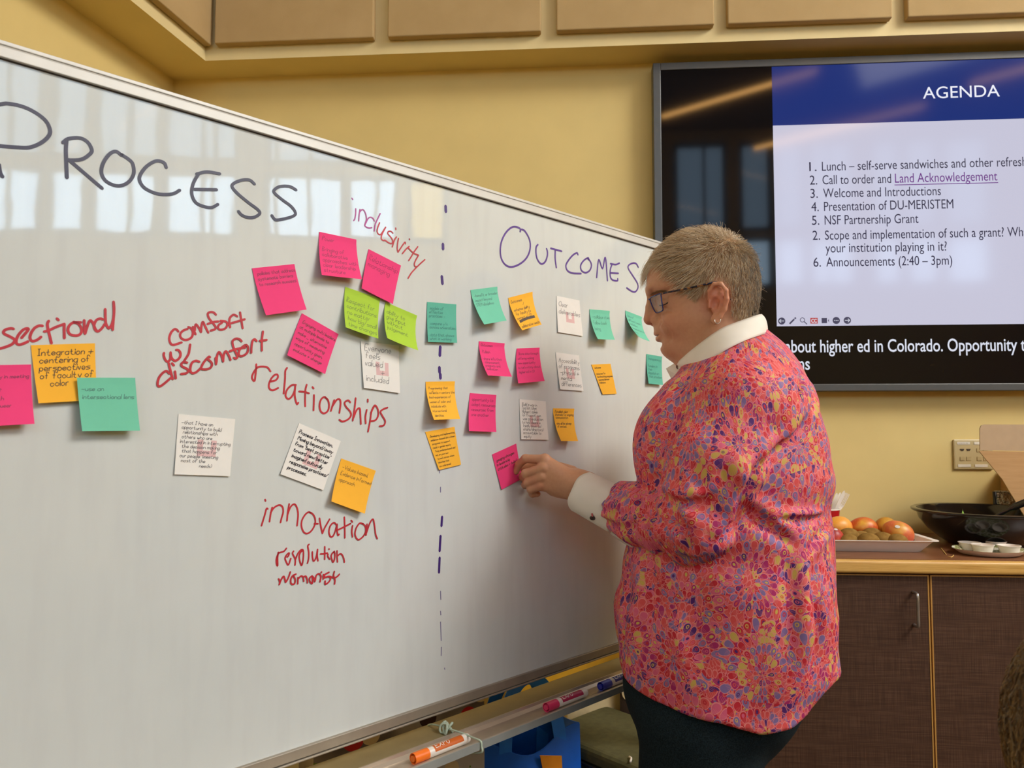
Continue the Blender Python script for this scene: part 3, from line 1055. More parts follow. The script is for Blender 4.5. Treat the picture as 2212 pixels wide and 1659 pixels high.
NOTES = [
    ('pink', 'pink', "544.1,579.6 635.7,570.4 662,668.8 574.3,681.1", ['policies that address', 'systematic barriers', 'to research success'], (.06, .40), .0009,
     'pink sticky note about systematic barriers, leftmost of the upper pink notes'),
    ('pink', 'pink', "689.7,500.8 769.5,517.6 781.6,603.2 694.8,594", ['Power', '', 'Bringing of', 'collaborative', 'approaches with', 'clear leadership', 'structure'], (.07, .93), .0007,
     'pink sticky note highest on the board, under the inclusivity word'),
    ('pink', 'pink', "796,538.1 866,573.8 848.4,656.7 780.9,623", ['Relationship', 'managing'], (.1, .42), .0007,
     'tilted pink sticky note with only two written lines, above the lime notes'),
    ('green', 'green', "745.4,619.6 821.1,645.4 817,731.5 746.4,706.9", ['Respect for', 'contributions', 'no matter', 'how big/small', 'time changes'], (.22, .95), .0008,
     'lime green sticky note reading Respect for contributions'),
    ('green', 'green', "832.7,652.6 900.7,681.6 903.1,757 836.3,730.5", ['ability to', 'give input', 'without', 'judgement'], (.15, .72), .0008,
     'lime green sticky note nearest the purple dashed line'),
    ('pink', 'dark', "651.9,676.7 731,721.8 702,808.1 620,767.2", ['Engaging multi leaders', 'at multiple levels to', 'make _ alternative', 'ways of measuring', 'opportunity given,', 'evaluate + change'], (.08, .86), .0007,
     'pink sticky note rotated most, above the relationships word'),
    ('white', 'white', "779,736.5 861,746.5 864,849.4 785.7,837.8", ['Everyone', 'feels', 'valued', '+', 'included'], (.05, .86), .0009,
     'white sticky note reading Everyone feels valued + included'),
    ('white', 'black', "645.8,914 736,952.9 698.2,1058.9 605.4,1024.4", ['Process Innovation.', 'Moving beyond/away', 'from "best practice"', 'toward new/better', 'imagined culturally', 'responsive practices/', 'processes.'],
     (.08, .88), .0014, 'white sticky note with bold black writing on process innovation'),
    ('yellow', 'yellow', "737,990.3 811.6,1016.8 787.7,1109.6 715.4,1083.1", ['-Values based,', 'Evidence informed', 'approach'], (.08, .52), .0008,
     'amber sticky note reading values based, above the innovation word'),
    ('teal', 'teal', "922.4,652.2 985.3,657.5 987,740.6 924.3,738.7", ['models of', 'effective', 'practices -', '', 'compare y/n', 'across universities', '', 'data that shows', 'what is working'], (.1, .96), .0007,
     'teal sticky note stuck flat across the purple dashed line'),
    ('yellow', 'dark', "919.3,824.6 982.3,823.6 993.9,905.1 937.5,906.8", ['Programming that', 'reflects + centers the', 'lived-experiences of', 'women of color and', 'individuals with', 'intersectional', 'identities'], (.1, .94), .0006,
     'upper amber sticky note on the purple dashed line'),
    ('yellow', 'dark', "918.3,933 981.3,921.7 995.5,1003.6 948.1,1015.2", ['-Developing and implementing', 'evidence-based/data driven', 'programs to support', 'racial + gender equity', 'Truly evidence based and', 'not on your own', 'to work across where', 'minorities that', 'are underserved'],
     (.08, .95), .0006, 'lower amber sticky note on the purple dashed line'),
    ('pink', 'pink', "-75,790 67,787.3 74.4,915.5 -64,923", ['opportunity in meeting', 'with focus', 'inclusion of', 'women with', 'genders, queer'], (.12, .72), .0008,
     'pink sticky note cut off by the left picture edge'),
    ('yellow', 'dark', "66.5,745.6 205,741.5 210,864 82.9,871.2", ['Integration +', 'centering of', 'perspectives', 'of faculty of', '   color'], (.07, .74), .0011,
     'amber sticky note reading Integration and centering of perspectives'),
    ('mint', 'mint', "166,815.8 291.8,816.1 302.2,930.3 177.2,931.3", ['-use an', 'intersectional lens'], (.12, .42), .0009,
     'mint green sticky note overlapping the amber Integration note'),
    ('white', 'white', "385.4,894.3 507.9,905.4 496.8,1028.8 376.6,1024.7", ['-that I have an', 'opportunity to build', 'relationships with', 'others who are', 'interested in interrupting', 'the decision making', 'that happens for', 'our people (meeting', 'most of the', 'needs)'],
     (.09, .88), .0008, 'white sticky note alone below the word discomfort'),
    ('mint', 'mint', "1016.3,626.5 1074,619.1 1094.2,692.5 1045.7,700.9", ['-benefit or broader', 'impact beyond', 'STEM disciplines'], (.1, .5), .0008,
     'mint green sticky note below the O of OUTCOMES'),
    ('yellow', 'dark', "1097.6,643.5 1150,630.1 1169.7,701.2 1127.8,713.5", ['Outcomes', '/', 'enhance ability', 'for faculty to', 'connect w/ CO', '', 'collaborative needs'], (.08, .96), .0008,
     'amber sticky note reading Outcomes with a line crossed out'),
    ('white', 'white', "1201.7,638.8 1251.5,649.3 1258.9,726.1 1205.1,717.4", ['Clear', 'deliverables'], (.1, .5), .0010, 'white sticky note reading Clear deliverables'),
    ('mint', 'mint', "1273.3,668.1 1317,671.5 1327.8,734 1290.9,732.4", ['-collaborative', 'follow back', 'being'], (.12, .72), .0007,
     'mint green sticky note right of the Clear deliverables note'),
    ('mint', 'mint', "1350.6,670.8 1386.6,684.7 1403.6,737.6 1378,726", ['Data of', 'different needs', 'and inform', 'connected across', 'how to'], (.08, .85), .0007,
     'strongly curled mint green sticky note in front of the face'),
    ('pink', 'pink', "1034.2,737.1 1089.8,741.6 1105.5,813.7 1053.6,811", ['Outcomes', '', 'Publish', '', 'share info that', 'advancement', 'progress and', 'evaluation'], (.05, .85), .0008,
     'pink sticky note with underlined headings, left of its pink twin'),
    ('pink', 'pink', "1116,752.8 1165.3,751 1176.3,823.1 1119.4,828.3", ['Share data through', 'offering making', 'new opportunity', 'to tell a story about', 'higher ed in CO'], (.08, .74), .0008,
     'pink sticky note reading Share data through, left of the Accessibility note'),
    ('white', 'black', "1199.9,760.7 1250.2,767.8 1260.2,844.6 1209.8,841.2", ['Accessibility', 'of programs', '-physical +', 'mental', 'differences'], (.12, .92), .0008,
     'white sticky note reading Accessibility of programs'),
    ('yellow', 'dark', "1277.2,787.7 1318.4,785.6 1331.8,850.6 1301.6,851.9", ['outcome', '', 'resources for', 'benchmarking programs', 'success behavior', 'indicators'], (.05, .65), .0008,
     'narrow curled amber sticky note right of the Accessibility note'),
    ('teal', 'teal', "1396,764.6 1429.8,770.4 1431.9,831.5 1401,828.9", ['Transparency', '', 'funders in', 'their', 'dispatch on', 'their practice'], (.08, .8), .0008,
     'teal sticky note farthest right, beside the white shirt collar'),
    ('pink', 'pink', "1015,849 1071.9,853.2 1071.9,933.2 1012.9,931.1", ['opportunity to', 'adopt resources', 'resources from', 'one another'], (.08, .62), .0009,
     'pink sticky note right beside the amber notes on the dashed line'),
    ('white', 'black', "1121.7,862.1 1178.4,866.8 1184.7,950.2 1125.7,948.9", ['Build a way in', 'Tool kit that', 'Highest admin', '(or Provost) can', 'use as evaluation', 'to hold deans +', '(really down to)', 'chairs/directors)', 'accountable to', 'equity'],
     (.08, .97), .0007, 'white sticky note with ten written lines above the held pink note'),
    ('yellow', 'dark', "1194.6,882 1240.5,882.6 1248.4,952.8 1211.7,952.6", ['Establish clear', 'channels for ongoing', 'communication', '', 'who will be upkeep', 'of contact'], (.06, .6), .0008,
     'amber sticky note reading Establish clear channels, above the hand'),
    ('pink', 'dark', "1062.7,981.7 1114.7,958.1 1127.8,1034 1083.2,1057.7", ['gauging changes', 'in leadership', 'attitudes + beliefs'], (.14, .5), .0009,
     'pink sticky note under the fingers, reading gauging changes in leadership'),
]


def make_note(col, ink, q, lines, span, pw, label, base):
    q = [tuple(float(c) for c in p.split(',')) for p in q.split()]
    top = [b_uz(*q[0], base), b_uz(*q[1], base)]
    best = None
    for lift in np.arange(.002, .044, .001):
        bot = [b_uz(*q[3], base + lift), b_uz(*q[2], base + lift)]
        s = sum(math.hypot(np.linalg.norm(b - t), lift) for b, t in zip(bot, top)) / 2
        c = abs(s - .0745) + .05 * lift
        if best is None or c < best[0]:
            best = (c, lift, bot)
    lift, bot = best[1], best[2]
    if 'Integration' in label:
        lift = .007
        bot = [b_uz(*q[3], base + lift), b_uz(*q[2], base + lift)]
    TL, TR, BL, BR = (*top, *bot)

    def S(s, t, d=0.0):
        """s across, t down the sheet, d above the paper"""
        p = (TL * (1 - s) + TR * s) * (1 - t) + (BL * (1 - s) + BR * s) * t
        tt = max(0, (t - .12) / .88)
        n_ = base + .0006 + lift * (.45 * tt + .55 * tt ** 2.2) * (1 - .10 * math.sin(math.pi * s)) + d
        # lifting shifts the sheet towards the viewer along the board as well
        f = lift * (t - (.45 * tt + .55 * tt ** 2.2))
        return bp(p[0], p[1], n_) + 0 * f
    G = np.array([[S(s, t) for s in np.linspace(0, 1, 9)] for t in np.linspace(0, 1, 34)])
    o = MB().grid(G, thick=-BN * .00025).build('sticky_note', NP[col], origin=bp(*(TL * .5 + TR * .5), base), smooth=True, angle=40, label=label, cat='sticky note',
                                             group='sticky notes on the whiteboard')
    wid = np.linalg.norm(TR - TL)
    hei = .5 * np.linalg.norm(BL - TL) + .5 * np.linalg.norm(BR - TR)
    mb = MB()
    st = [pen_text(l) for l in lines]
    mx = max(w for _, w in st)
    n = len(lines)
    pitch = (span[1] - span[0]) / n
    hx = min(.90 / mx, pitch * hei / wid / 7.2)
    hy = hx * wid / hei
    if .90 / mx > hx * 1.3:
        hx *= min(1.35, .86 / mx / hx)
    for k, (ss, w_) in enumerate(st):
        x0 = .06 + RNG.uniform(0, .04) + (0.5 * (.9 - w_ * hx) if w_ * hx < .25 and n > 3 and k else 0)
        y0 = span[0] + pitch * (k + .85)
        for p in ss:
            c = np.stack([(x0 + p[:, 0] * hx) * wid, (y0 - p[:, 1] * hy) * hei], 1)
            c = smooth_line(c, 3) if len(c) > 2 else c
            L, R = ribbon2(c, pw * .8)
            P = np.stack([[S(a[0] / wid, a[1] / hei, .0003) for a in L], [S(a[0] / wid, a[1] / hei, .0003) for a in R]])
            mb.grid(P)
    if 'crossed out' in label:
        for k in range(6):
            y = .72 + .013 * k
            c = np.array([[.12 * wid, y * hei], [.5 * wid, (y - .035) * hei], [.86 * wid, (y - .03) * hei]])
            L, R = ribbon2(smooth_line(c, 4), .0009)
            mb.grid(np.stack([[S(a[0] / wid, a[1] / hei, .00034) for a in L], [S(a[0] / wid, a[1] / hei, .00034) for a in R]]))
    mb.build('handwriting', INK[ink], o, fix=False)
    if col == 'white':
        mb = MB()
        for s0, s1, t0, t1 in ((.36, .46, .40, .62), (.60, .70, .40, .62), (.36, .70, .58, .68)):
            mb.grid(np.array([[S(s, t, .00006) for s in np.linspace(s0, s1, 3)] for t in np.linspace(t0, t1, 4)]))
        mb.build('printed_letter', m_print, o, fix=False)
    return o


for i, nt in enumerate(NOTES):
    nb__ = .0085 if 'overlapping' in nt[6] else (.0012 if 'included' in nt[6] else 0.0005)
    make_note(*nt, nb__)

# ---- markers in the tray
def marker(u, z, length, col, name_col, label, cut=False, tilt=0.0):
    """dry-erase marker lying along the tray, cap towards the camera"""
    r = .0083
    nn = .070
    o = empty('marker', bp(u, z - r, nn), label, 'marker', 'dry-erase markers in the tray')
    a = BU * math.cos(tilt) + BN * math.sin(tilt)
    b = np.cross(BZ, a)
    b /= np.linalg.norm(b)
    Rm = np.stack([b, BZ, a])                # lathe x,y,z -> world
    c = bp(u, z, nn)
    m_cap = mat(name_col + '_marker_cap', col, .35, var=.03)
    m_lab = mat(name_col + '_marker_label', tuple(int(x * .82) for x in col), .4, var=.03)
    m_bod = mat('white_marker_plastic', (236, 226, 212), .35, var=.02)
    MB().lathe([(.0035, -.001), (.0052, -.001), (.0056, .010), (.0078, .0102), (.0078, .0005), (r + .0006, 0), (r + .0008, .030), (r, .0305)], c, 24, R=Rm, cap=True).build('marker_cap', m_cap, o, smooth=True, angle=35)
    MB().lathe([(r - .0004, .029), (r + .0002, .031), (r + .0002, length - .008), (r - .001, length - .001), (r - .004, length)], c, 24, R=Rm).build('barrel', m_bod, o, smooth=True, angle=35)
    # printed sleeve on the side that faces up and into the room, with its lettering
    th0, th1 = math.radians(10), math.radians(150)
    l0, l1 = .041, length - .017
    pt = lambda t, l, d: c + (r + .0002 + d) * (math.cos(t) * -b * -1 + math.sin(t) * BZ) + a * l
    # angle 0 points along +b; the room side of the board is BN
    sgn = 1 if b @ BN > 0 else -1
    pt = lambda t, l, d: c + (r + .0002 + d) * (math.cos(t) * sgn * b + math.sin(t) * BZ) + a * l
    sl_ = MB().grid(np.array([[pt(t, l, .00015) for l in np.linspace(l0, l1, 4)] for t in np.linspace(th0, th1, 12)])).build('label_sleeve', m_lab, o, smooth=True)
    ss, w_ = pen_text('EXPO')
    mb = MB()
    Ls = (l1 - l0) * .50
    for p in ss:
        l = l0 + .004 + p[:, 0] / w_ * Ls
        t = math.radians(48) + p[:, 1] / 6 * math.radians(58)
        q = np.stack([l, t * r], 1)
        q = np.concatenate([q[i] + (q[i + 1] - q[i]) * np.arange(6)[:, None] / 6 for i in range(len(q) - 1)] + [q[-1:]])
        L, R = ribbon2(q, .0012)
        mb.grid(np.stack([[pt(x[1] / r, x[0], .0004) for x in L], [pt(x[1] / r, x[0], .0004) for x in R]]))
    mb.build('lettering', m_bod, sl_, fix=False)
    return o


marker(.8052, .7302, .122, (255, 122, 30), 'orange', 'orange dry-erase marker in the tray, nearest the knotted string')
marker(1.130, .7302, .122, (226, 58, 104), 'pink', 'pink dry-erase marker in the tray, second of the three')
marker(1.300, .7302, .122, (44, 52, 170), 'blue', 'blue dry-erase marker in the tray, end hidden by the patterned shirt')

# ---- the string tied round rail and tray
m_string = mat('pale_green_string', (186, 200, 178), .8, var=.1, bump=.4, bscale=900)
mb = MB()
ku = .915
kn = []
for t in np.linspace(0, 1, 40):
    a = t * 6 * math.pi
    kn.append(bp(ku + .010 * math.cos(a * .7) * (1 - .3 * t), .739 + .008 * math.sin(a * 1.3), .026 + .008 * math.sin(a)))
mb.tube(kn, .0022, 6)
mb.tube(smooth_line([bp(ku, .738, .030), bp(ku + .004, .738, .06), bp(ku + .006, .737, .09), bp(ku + .006, .7365, .108), bp(ku + .006, .728, .1106), bp(ku + .006, .718, .1095),
                     bp(ku + .004, .706, .07), bp(ku + .002, .692, .02), bp(ku, .692, -.02), bp(ku, .715, -.034), bp(ku, .732, -.02), bp(ku, .738, .02)], 5), .0018, 6)
mb.build('tied_string', m_string, label='pale green string knotted around the whiteboard rail and tray', cat='string', smooth=True)
# ================================================================== base cabinets and worktop
def oak(name, c1, c2, scale=(1.5, 30, 30), rough=.4):
    N = Nodes(name)
    N.pr(rough, 0, .4)
    v = N.coord(scale=scale)
    N.base(N.ramp(N.noise(v, 4, 5, .65), [(.3, lin(*c1)), (.55, lin(*c2)), (.75, lin(*c1))]))
    return N.m


m_oak = oak('oak_edge', (196, 144, 66), (222, 176, 98))
m_oakd = oak('oak_door_edge', (178, 128, 62), (200, 150, 80), (30, 30, 1.5))
N = Nodes('woven_brown_laminate')
N.pr(.55, 0, .35)
a_ = N.noise(N.coord(scale=(3, 3, 160)), 4, 3)
b_2 = N.noise(N.coord(scale=(160, 160, 3)), 4, 3)
w_ = N.math('ADD', a_, b_2)
N.base(N.ramp(N.math('MULTIPLY', w_, .5), [(.36, lin(62, 40, 26)), (.50, lin(78, 52, 36)), (.64, lin(100, 72, 54))]))
m_lam = N.m
N = Nodes('brown_worktop_laminate')
N.pr(.28, 0, .5)
N.base(N.ramp(N.noise(N.coord(scale=(2, 14, 14)), 6, 4), [(.3, lin(122, 78, 50)), (.7, lin(140, 92, 60))]))
m_top = N.m
m_steel = mat('brushed_steel', (205, 203, 198), .28, metal=.9, var=.04)
CY = 2.185                                # worktop front
m_dark_in = mat('dark_cabinet_body', (46, 28, 18), .6)

wt = empty('worktop', (1.3, 2.45, .873), 'long brown worktop with an oak front edge, food set out on it', 'worktop')
MB().box((.46, CY + .03, .875), (3.0, YW - .001, .910)).build('top_panel', m_top, wt)
MB().box((.46, CY, .8745), (3.0, CY + .0298, .9095)).build('oak_edge', m_oak, wt, bevel=.008, seg=4)
for x0, x1, lab, hx in ((.465, .977, 'dark brown base cabinet with a steel bow handle, behind the person', .935),
                        (.981, 1.80, 'dark brown base cabinet without a visible handle, right of the handled one', 1.76),
                        (1.804, 2.62, 'dark brown base cabinet beyond the right edge of the picture', 2.58)):
    c = empty('base_cabinet', ((x0 + x1) / 2, 2.48, 0), lab, 'cabinet', 'base cabinets under the worktop')
    MB().box((x0, CY + .045, .10), (x1, YW - .004, .8735)).box((x0, CY + .10, 0.001), (x1, YW - .004, .10)).build('body', m_dark_in, c)
    mb = MB()
    mb.box((x0 + .004, CY + .020, .12), (x1 - .003, CY + .042, .866))
    d = mb.build('door', m_lam, c)
    mb = MB()
    e = .0035
    mb.box((x0 + .0005, CY + .019, .117), (x0 + .004, CY + .043, .8695)).box((x1 - .003, CY + .019, .117), (x1 + .0004, CY + .043, .8695))
    mb.box((x0 + .004, CY + .019, .866), (x1 - .003, CY + .043, .8695)).box((x0 + .004, CY + .019, .117), (x1 - .003, CY + .043, .12))
    mb.build('edge_band', m_oakd, d)
    y = CY + .019
    MB().tube(smooth_line([(hx, y, .735), (hx, y - .020, .735), (hx, y - .027, .742), (hx, y - .027, .780), (hx, y - .027, .816), (hx, y - .020, .823), (hx, y, .823)], 5),
              .0042, 10).build('handle', m_steel, d, smooth=True)

# ================================================================== food and tableware on the worktop
ZT = .910
m_ppl = mat('white_paper_plate', (238, 226, 212), .6, var=.02)


def ring_plate(c, hw, hd, h, rot, wall, rim):
    """square tray: floor, sloping walls, flat rim"""
    mb = MB()

    def rr(w, d, z, r=.02, n=6):
        out = []
        for sx, sy, a0 in ((1, 1, 0), (-1, 1, 90), (-1, -1, 180), (1, -1, 270)):
            for k in range(n):
                a = math.radians(a0 + 90 * k / (n - 1))
                out.append([sx * (w - r) + r * math.cos(a), sy * (d - r) + r * math.sin(a), z])
        return np.array(out) @ rotz(rot) + np.asarray(c)
    R = [rr(hw - wall, hd - wall, .0), rr(hw, hd, h), rr(hw + rim, hd + rim, h + .0015), rr(hw + rim, hd + rim, h + .0035), rr(hw - .003, hd - .003, h + .002),
         rr(hw - wall - .002, hd - wall - .002, .0025)]
    n = len(R[0])
    V = np.vstack(R)
    fs = [(i * n + j, i * n + (j + 1) % n, (i + 1) * n + (j + 1) % n, (i + 1) * n + j) for i in range(len(R) - 1) for j in range(n)]
    fs += [tuple(range(n))[::-1], tuple(range(5 * n, 6 * n))]
    return mb.add(V, fs)


PC = np.array([.885, 2.425, ZT])
ring_plate(PC, .168, .105, .033, 0, .026, .010).build('fruit_tray', m_ppl, smooth=True, angle=30, label='white square tray heaped with mangoes and kiwis', cat='tray')


def fruit_mat(name, stops, scale=9, spots=True, rough=.38):
    N = Nodes(name)
    N.pr(rough, 0, .45)
    v = N.coord()
    n = N.noise(v, scale, 3, .55)
    c = N.ramp(n, stops)
    if spots:
        sp = N.noise(v, 300, 1)
        c = N.mix(N.math('MULTIPLY', N.math('GREATER_THAN', sp, .70), .35), c, lin(240, 200, 120))
    N.base(c)
    return N.m


m_mango = [fruit_mat('mango_skin_%s' % 'abcd'[k], [(.36, lin(*a)), (.5, lin(*b)), (.64, lin(*c))], s) for k, (a, b, c, s) in enumerate(
    [((238, 160, 56), (240, 166, 66), (222, 120, 62), 12), ((232, 168, 60), (208, 96, 40), (196, 72, 40), 14), ((206, 150, 44), (190, 128, 38), (176, 84, 40), 12),
     ((222, 168, 58), (214, 112, 60), (200, 88, 62), 15)])]
m_necta = fruit_mat('nectarine_skin', [(.35, lin(150, 34, 34)), (.55, lin(190, 64, 50)), (.75, lin(226, 130, 70))], 14)
N = Nodes('kiwi_skin')
N.pr(.85, 0, .15)
N.base(N.ramp(N.noise(N.coord(), 60, 4), [(.3, lin(126, 92, 40)), (.7, lin(158, 122, 62))]))
N.bump(N.noise(N.coord(), 700, 2), .5, .001)
m_kiwi = N.m
m_stem = mat('dry_fruit_stem', (92, 60, 40), .8)
m_stick = mat('pale_fruit_sticker', (222, 214, 200), .5)


def ovoid(name, c, r, rot, m, label, cat, group, taper=.10, bend=0.0, stem=True, stick=None):
    a = np.linspace(0, math.pi, 15)
    t = np.arange(22) * 2 * math.pi / 22
    V = []
    for k in a:
        for q in t:
            x = math.cos(k)
            s = math.sin(k) * (1 + taper * x)
            V.append([x * r[0], s * math.cos(q) * r[1] + bend * (1 - x * x), s * math.sin(q) * r[2]])
    V = np.array(V) @ np.array(Matrix.Rotation(rot[1], 3, 'Y').transposed()) @ rotz(rot[0])
    V += np.asarray(c)
    fs = [(i * 22 + j, i * 22 + (j + 1) % 22, (i + 1) * 22 + (j + 1) % 22, (i + 1) * 22 + j) for i in range(14) for j in range(22)]
    o = MB().add(V, fs).build(name, m, smooth=True, label=label, cat=cat, group=group, origin=np.asarray(c) - (0, 0, r[2]))
    R = np.array(Matrix.Rotation(rot[1], 3, 'Y').transposed()) @ rotz(rot[0])
    if stem:
        e = np.array([[r[0] * .985, bend * .05, 0], [r[0] * 1.03, bend * .03, 0.0]]) @ R + np.asarray(c)
        MB().tube(e, .0045, 8).build('stem', m_stem, o, smooth=True)
    if stick:
        d = np.array(stick) / np.linalg.norm(stick)
        mb = MB()
        u = np.cross(d, [0, 0, 1])
        u /= np.linalg.norm(u)
        w = np.cross(u, d)
        P = []
        for i in np.linspace(-1, 1, 7):
            row = []
            for j in np.linspace(-1, 1, 7):
                q = d + u * i * .20 * math.sqrt(1 - j * j / 2) + w * j * .14 * math.sqrt(1 - i * i / 2)
                q = (q / np.linalg.norm(q)) @ R.T
                q = q / math.sqrt(((q / np.array(r)) ** 2).sum()) * 1.012
                row.append(q @ R + np.asarray(c))
            P.append(row)
        mb.grid(np.array(P)).build('sticker', m_stick, o, smooth=True, fix=False)
    return o


def on_tray(px, py, y):
    return on_y(px, py, y)


GM, GK = 'mangoes on the fruit tray', 'kiwis on the fruit tray'
ovoid('mango', on_tray(1812, 1138, 2.485), (.042, .033, .033), (.3, .1), m_mango[0], 'orange mango at the left back of the tray, by the red cup', 'mango', GM)
ovoid('mango', on_tray(1864, 1140, 2.49), (.043, .033, .033), (-.1, 0), m_mango[1], 'red-cheeked mango in the middle of the back row', 'mango', GM)
ovoid('mango', on_tray(1913, 1140, 2.50), (.036, .032, .034), (.5, .3), m_mango[2], 'olive and red mango half hidden behind the stickered one', 'mango', GM)
ovoid('mango', on_tray(1940, 1151, 2.43), (.046, .033, .036), (-.25, .45), m_mango[3], 'large mango with a pale sticker, right end of the tray', 'mango', GM, stick=(-.45, -1.0, .85))
ovoid('nectarine', on_tray(1800, 1160, 2.40), (.031, .030, .029), (.2, .9), m_necta, 'red nectarine half hidden by the shirt, left end of the tray', 'nectarine', None, taper=.03, stick=(.1, -.6, .9))
for (px, py, y, r, rot, lab) in (
        (1834, 1157, 2.43, .027, .2, 'kiwi behind the front row, right beside the red nectarine'),
        (1861, 1160, 2.44, .022, 0.0, 'small kiwi showing between the others in the middle'),
        (1884, 1157, 2.45, .028, -.1, 'kiwi at the back, in front of the red-cheeked mango'),
        (1834, 1170, 2.38, .026, .1, 'front row kiwi nearest the nectarine'),
        (1876, 1168, 2.365, .027, -.3, 'front row kiwi with its dark blossom end facing out'),
        (1907, 1166, 2.40, .027, -.5, 'long kiwi lying between the front centre kiwi and the right end one'),
        (1939, 1169, 2.375, .025, -.35, 'kiwi at the right end of the row, under the stickered mango')):
    ovoid('kiwi', on_tray(px, py, y), (r * 1.15, r * .88, r * .86), (rot, .05), m_kiwi, lab, 'kiwi', GK, taper=.03)

# red cup with white plastic cutlery
m_redcup = mat('red_plastic', (176, 22, 26), .35, var=.04)
m_wp = mat('white_plastic', (240, 232, 216), .35, var=.02, Transmission_Weight=0.0)
cc = np.array([.837, 2.60, ZT])
cup = empty('plastic_cup', cc, 'red plastic cup with a white rim, full of white plastic cutlery', 'cup')
MB().lathe([(.030, 0), (.031, .002), (.0405, .094), (.0405, .096), (.0395, .096), (.030, .004), (.0, .004)], cc, 36, cap=False).build('body', m_redcup, cup, smooth=True, angle=50)
MB().lathe([(.0395, .095), (.0418, .095), (.0425, .097), (.0418, .0995), (.0395, .0995)], cc, 36, cap=False).build('rim', m_wp, cup, smooth=True, angle=50)


def cutlery(kind, base, tip, w, label):
    base, tip = np.asarray(base, float), np.asarray(tip, float)
    d = tip - base
    L = np.linalg.norm(d)
    d /= L
    s = np.cross(d, [0, 1, 0])
    s /= np.linalg.norm(s)
    nn = np.cross(d, s)
    prof = {'spoon': [(0, .35), (.55, .30), (.66, .45), (.76, .95), (.86, 1.0), (.95, .75), (1, .25)], 'knife': [(0, .45), (.5, .45), (.56, .62), (.9, .62), (.97, .45), (1, .12)],
            'fork': [(0, .35), (.6, .30), (.72, .9), (1, .85)]}[kind]
    ts = np.linspace(0, 1, 24)
    ws = np.interp(ts, [p[0] for p in prof], [p[1] for p in prof]) * w
    P = np.array([[base + d * t * L + s * ww * j + nn * (-.25 * ww * (1 - j * j) if kind != 'knife' else 0) for j in np.linspace(-1, 1, 7)] for t, ww in zip(ts, ws)])
    mb = MB().grid(P, thick=nn * .0012)
    if kind == 'fork':
        mb = MB().grid(P[:18], thick=nn * .0012)
        for j in (-.75, -.25, .25, .75):
            mb.tube([base + d * .72 * L + s * w * j, base + d * L + s * w * j], .0014, 5)
    return mb.build('plastic_' + kind, m_wp, smooth=True, angle=40, label=label, cat=kind, group='plastic cutlery in the red cup')


zb = ZT + .006
for kind, px, py, y, bx, w, lab in (('spoon', 1791, 1061, 2.60, -.008, .016, 'broad white plastic spoon at the left of the cup, edge-on to the shirt'),
                                    ('knife', 1808, 1065, 2.615, .0, .009, 'white plastic knife at the back left of the cup'),
                                    ('knife', 1815, 1064, 2.622, .006, .009, 'white plastic knife at the back right of the cup'),
                                    ('knife', 1824, 1060, 2.59, -.010, .009, 'brightest white plastic knife leaning right in front'),
                                    ('fork', 1831, 1066, 2.605, -.004, .008, 'white plastic fork leaning farthest right out of the cup')):
    cutlery(kind, (cc[0] + bx, cc[1] + (y - 2.6) * .5, zb), on_y(px, py, y), w, lab)

# salad bowl
N = Nodes('black_clear_plastic')
N.pr(.12, 0, .6)
N.base((.012, .011, .010, 1))
m_bowl = N.m
m_leaf = mat('lettuce_leaf', (150, 190, 80), .5, var=.3, nscale=40)
BC = np.array([1.290, 2.525, ZT])
bowl = empty('salad_bowl', BC, 'large black plastic salad bowl with lettuce, right of the fruit tray', 'bowl')
prof = [(.095, 0), (.100, .001), (.125, .022), (.158, .060), (.180, .098), (.187, .128), (.199, .130), (.2025, .134), (.2025, .140), (.197, .143), (.186, .141), (.182, .130),
        (.175, .098), (.152, .063), (.118, .026), (.09, .006), (0.001, .005)]
prof = [(r_, h_ * .76) for r_, h_ in prof]
MB().lathe(prof, BC, 72, cap=False).lathe([(.095, 0), (.001, 0)], BC, 72, cap=False).build('shell', m_bowl, bowl, smooth=True, angle=50)
mb = MB()
for k in range(60):
    a, rr_ = RNG.uniform(0, 2 * math.pi), .095 * math.sqrt(RNG.uniform(0, 1))
    c = BC + (rr_ * math.cos(a), rr_ * math.sin(a), .046 + RNG.uniform(0, .016))
    t1, t2 = RNG.normal(0, 1, 3), RNG.normal(0, 1, 3)
    t1 /= np.linalg.norm(t1)
    t2 = np.cross(t1, t2)
    t2 /= np.linalg.norm(t2)
    s = RNG.uniform(.012, .020)
    mb.grid(np.array([[c + t1 * s * i * (1 - .3 * j * j) + t2 * s * j + np.cross(t1, t2) * s * .4 * math.sin(3 * i + 2 * j) for j in np.linspace(-1, 1, 5)] for i in np.linspace(-1, 1, 5)]))
c = on_y(2080, 1111, 2.44)
mb.grid(np.array([[c + np.array([.007 * i * (1 - (j + 1) / 2.4), .004 * i * j, -.016 + .016 * (j + 1)]) for i in np.linspace(-1, 1, 5)] for j in np.linspace(-1, 1, 6)]))
mb.build('salad_leaves', m_leaf, bowl, smooth=True, fix=False)
bowl.children[-1]['kind'] = 'stuff'
MB().tube(smooth_line([on_y(2145, 1120, 2.44), on_y(2175, 1103, 2.42), on_y(2215, 1085, 2.40), on_y(2270, 1066, 2.37)], 5), [.006] * 7 + [.010] * 9, 10, flat=.45).build(
    'serving_spoon', m_bowl, smooth=True, label='black serving spoon handle sticking out of the salad bowl', cat='spoon')

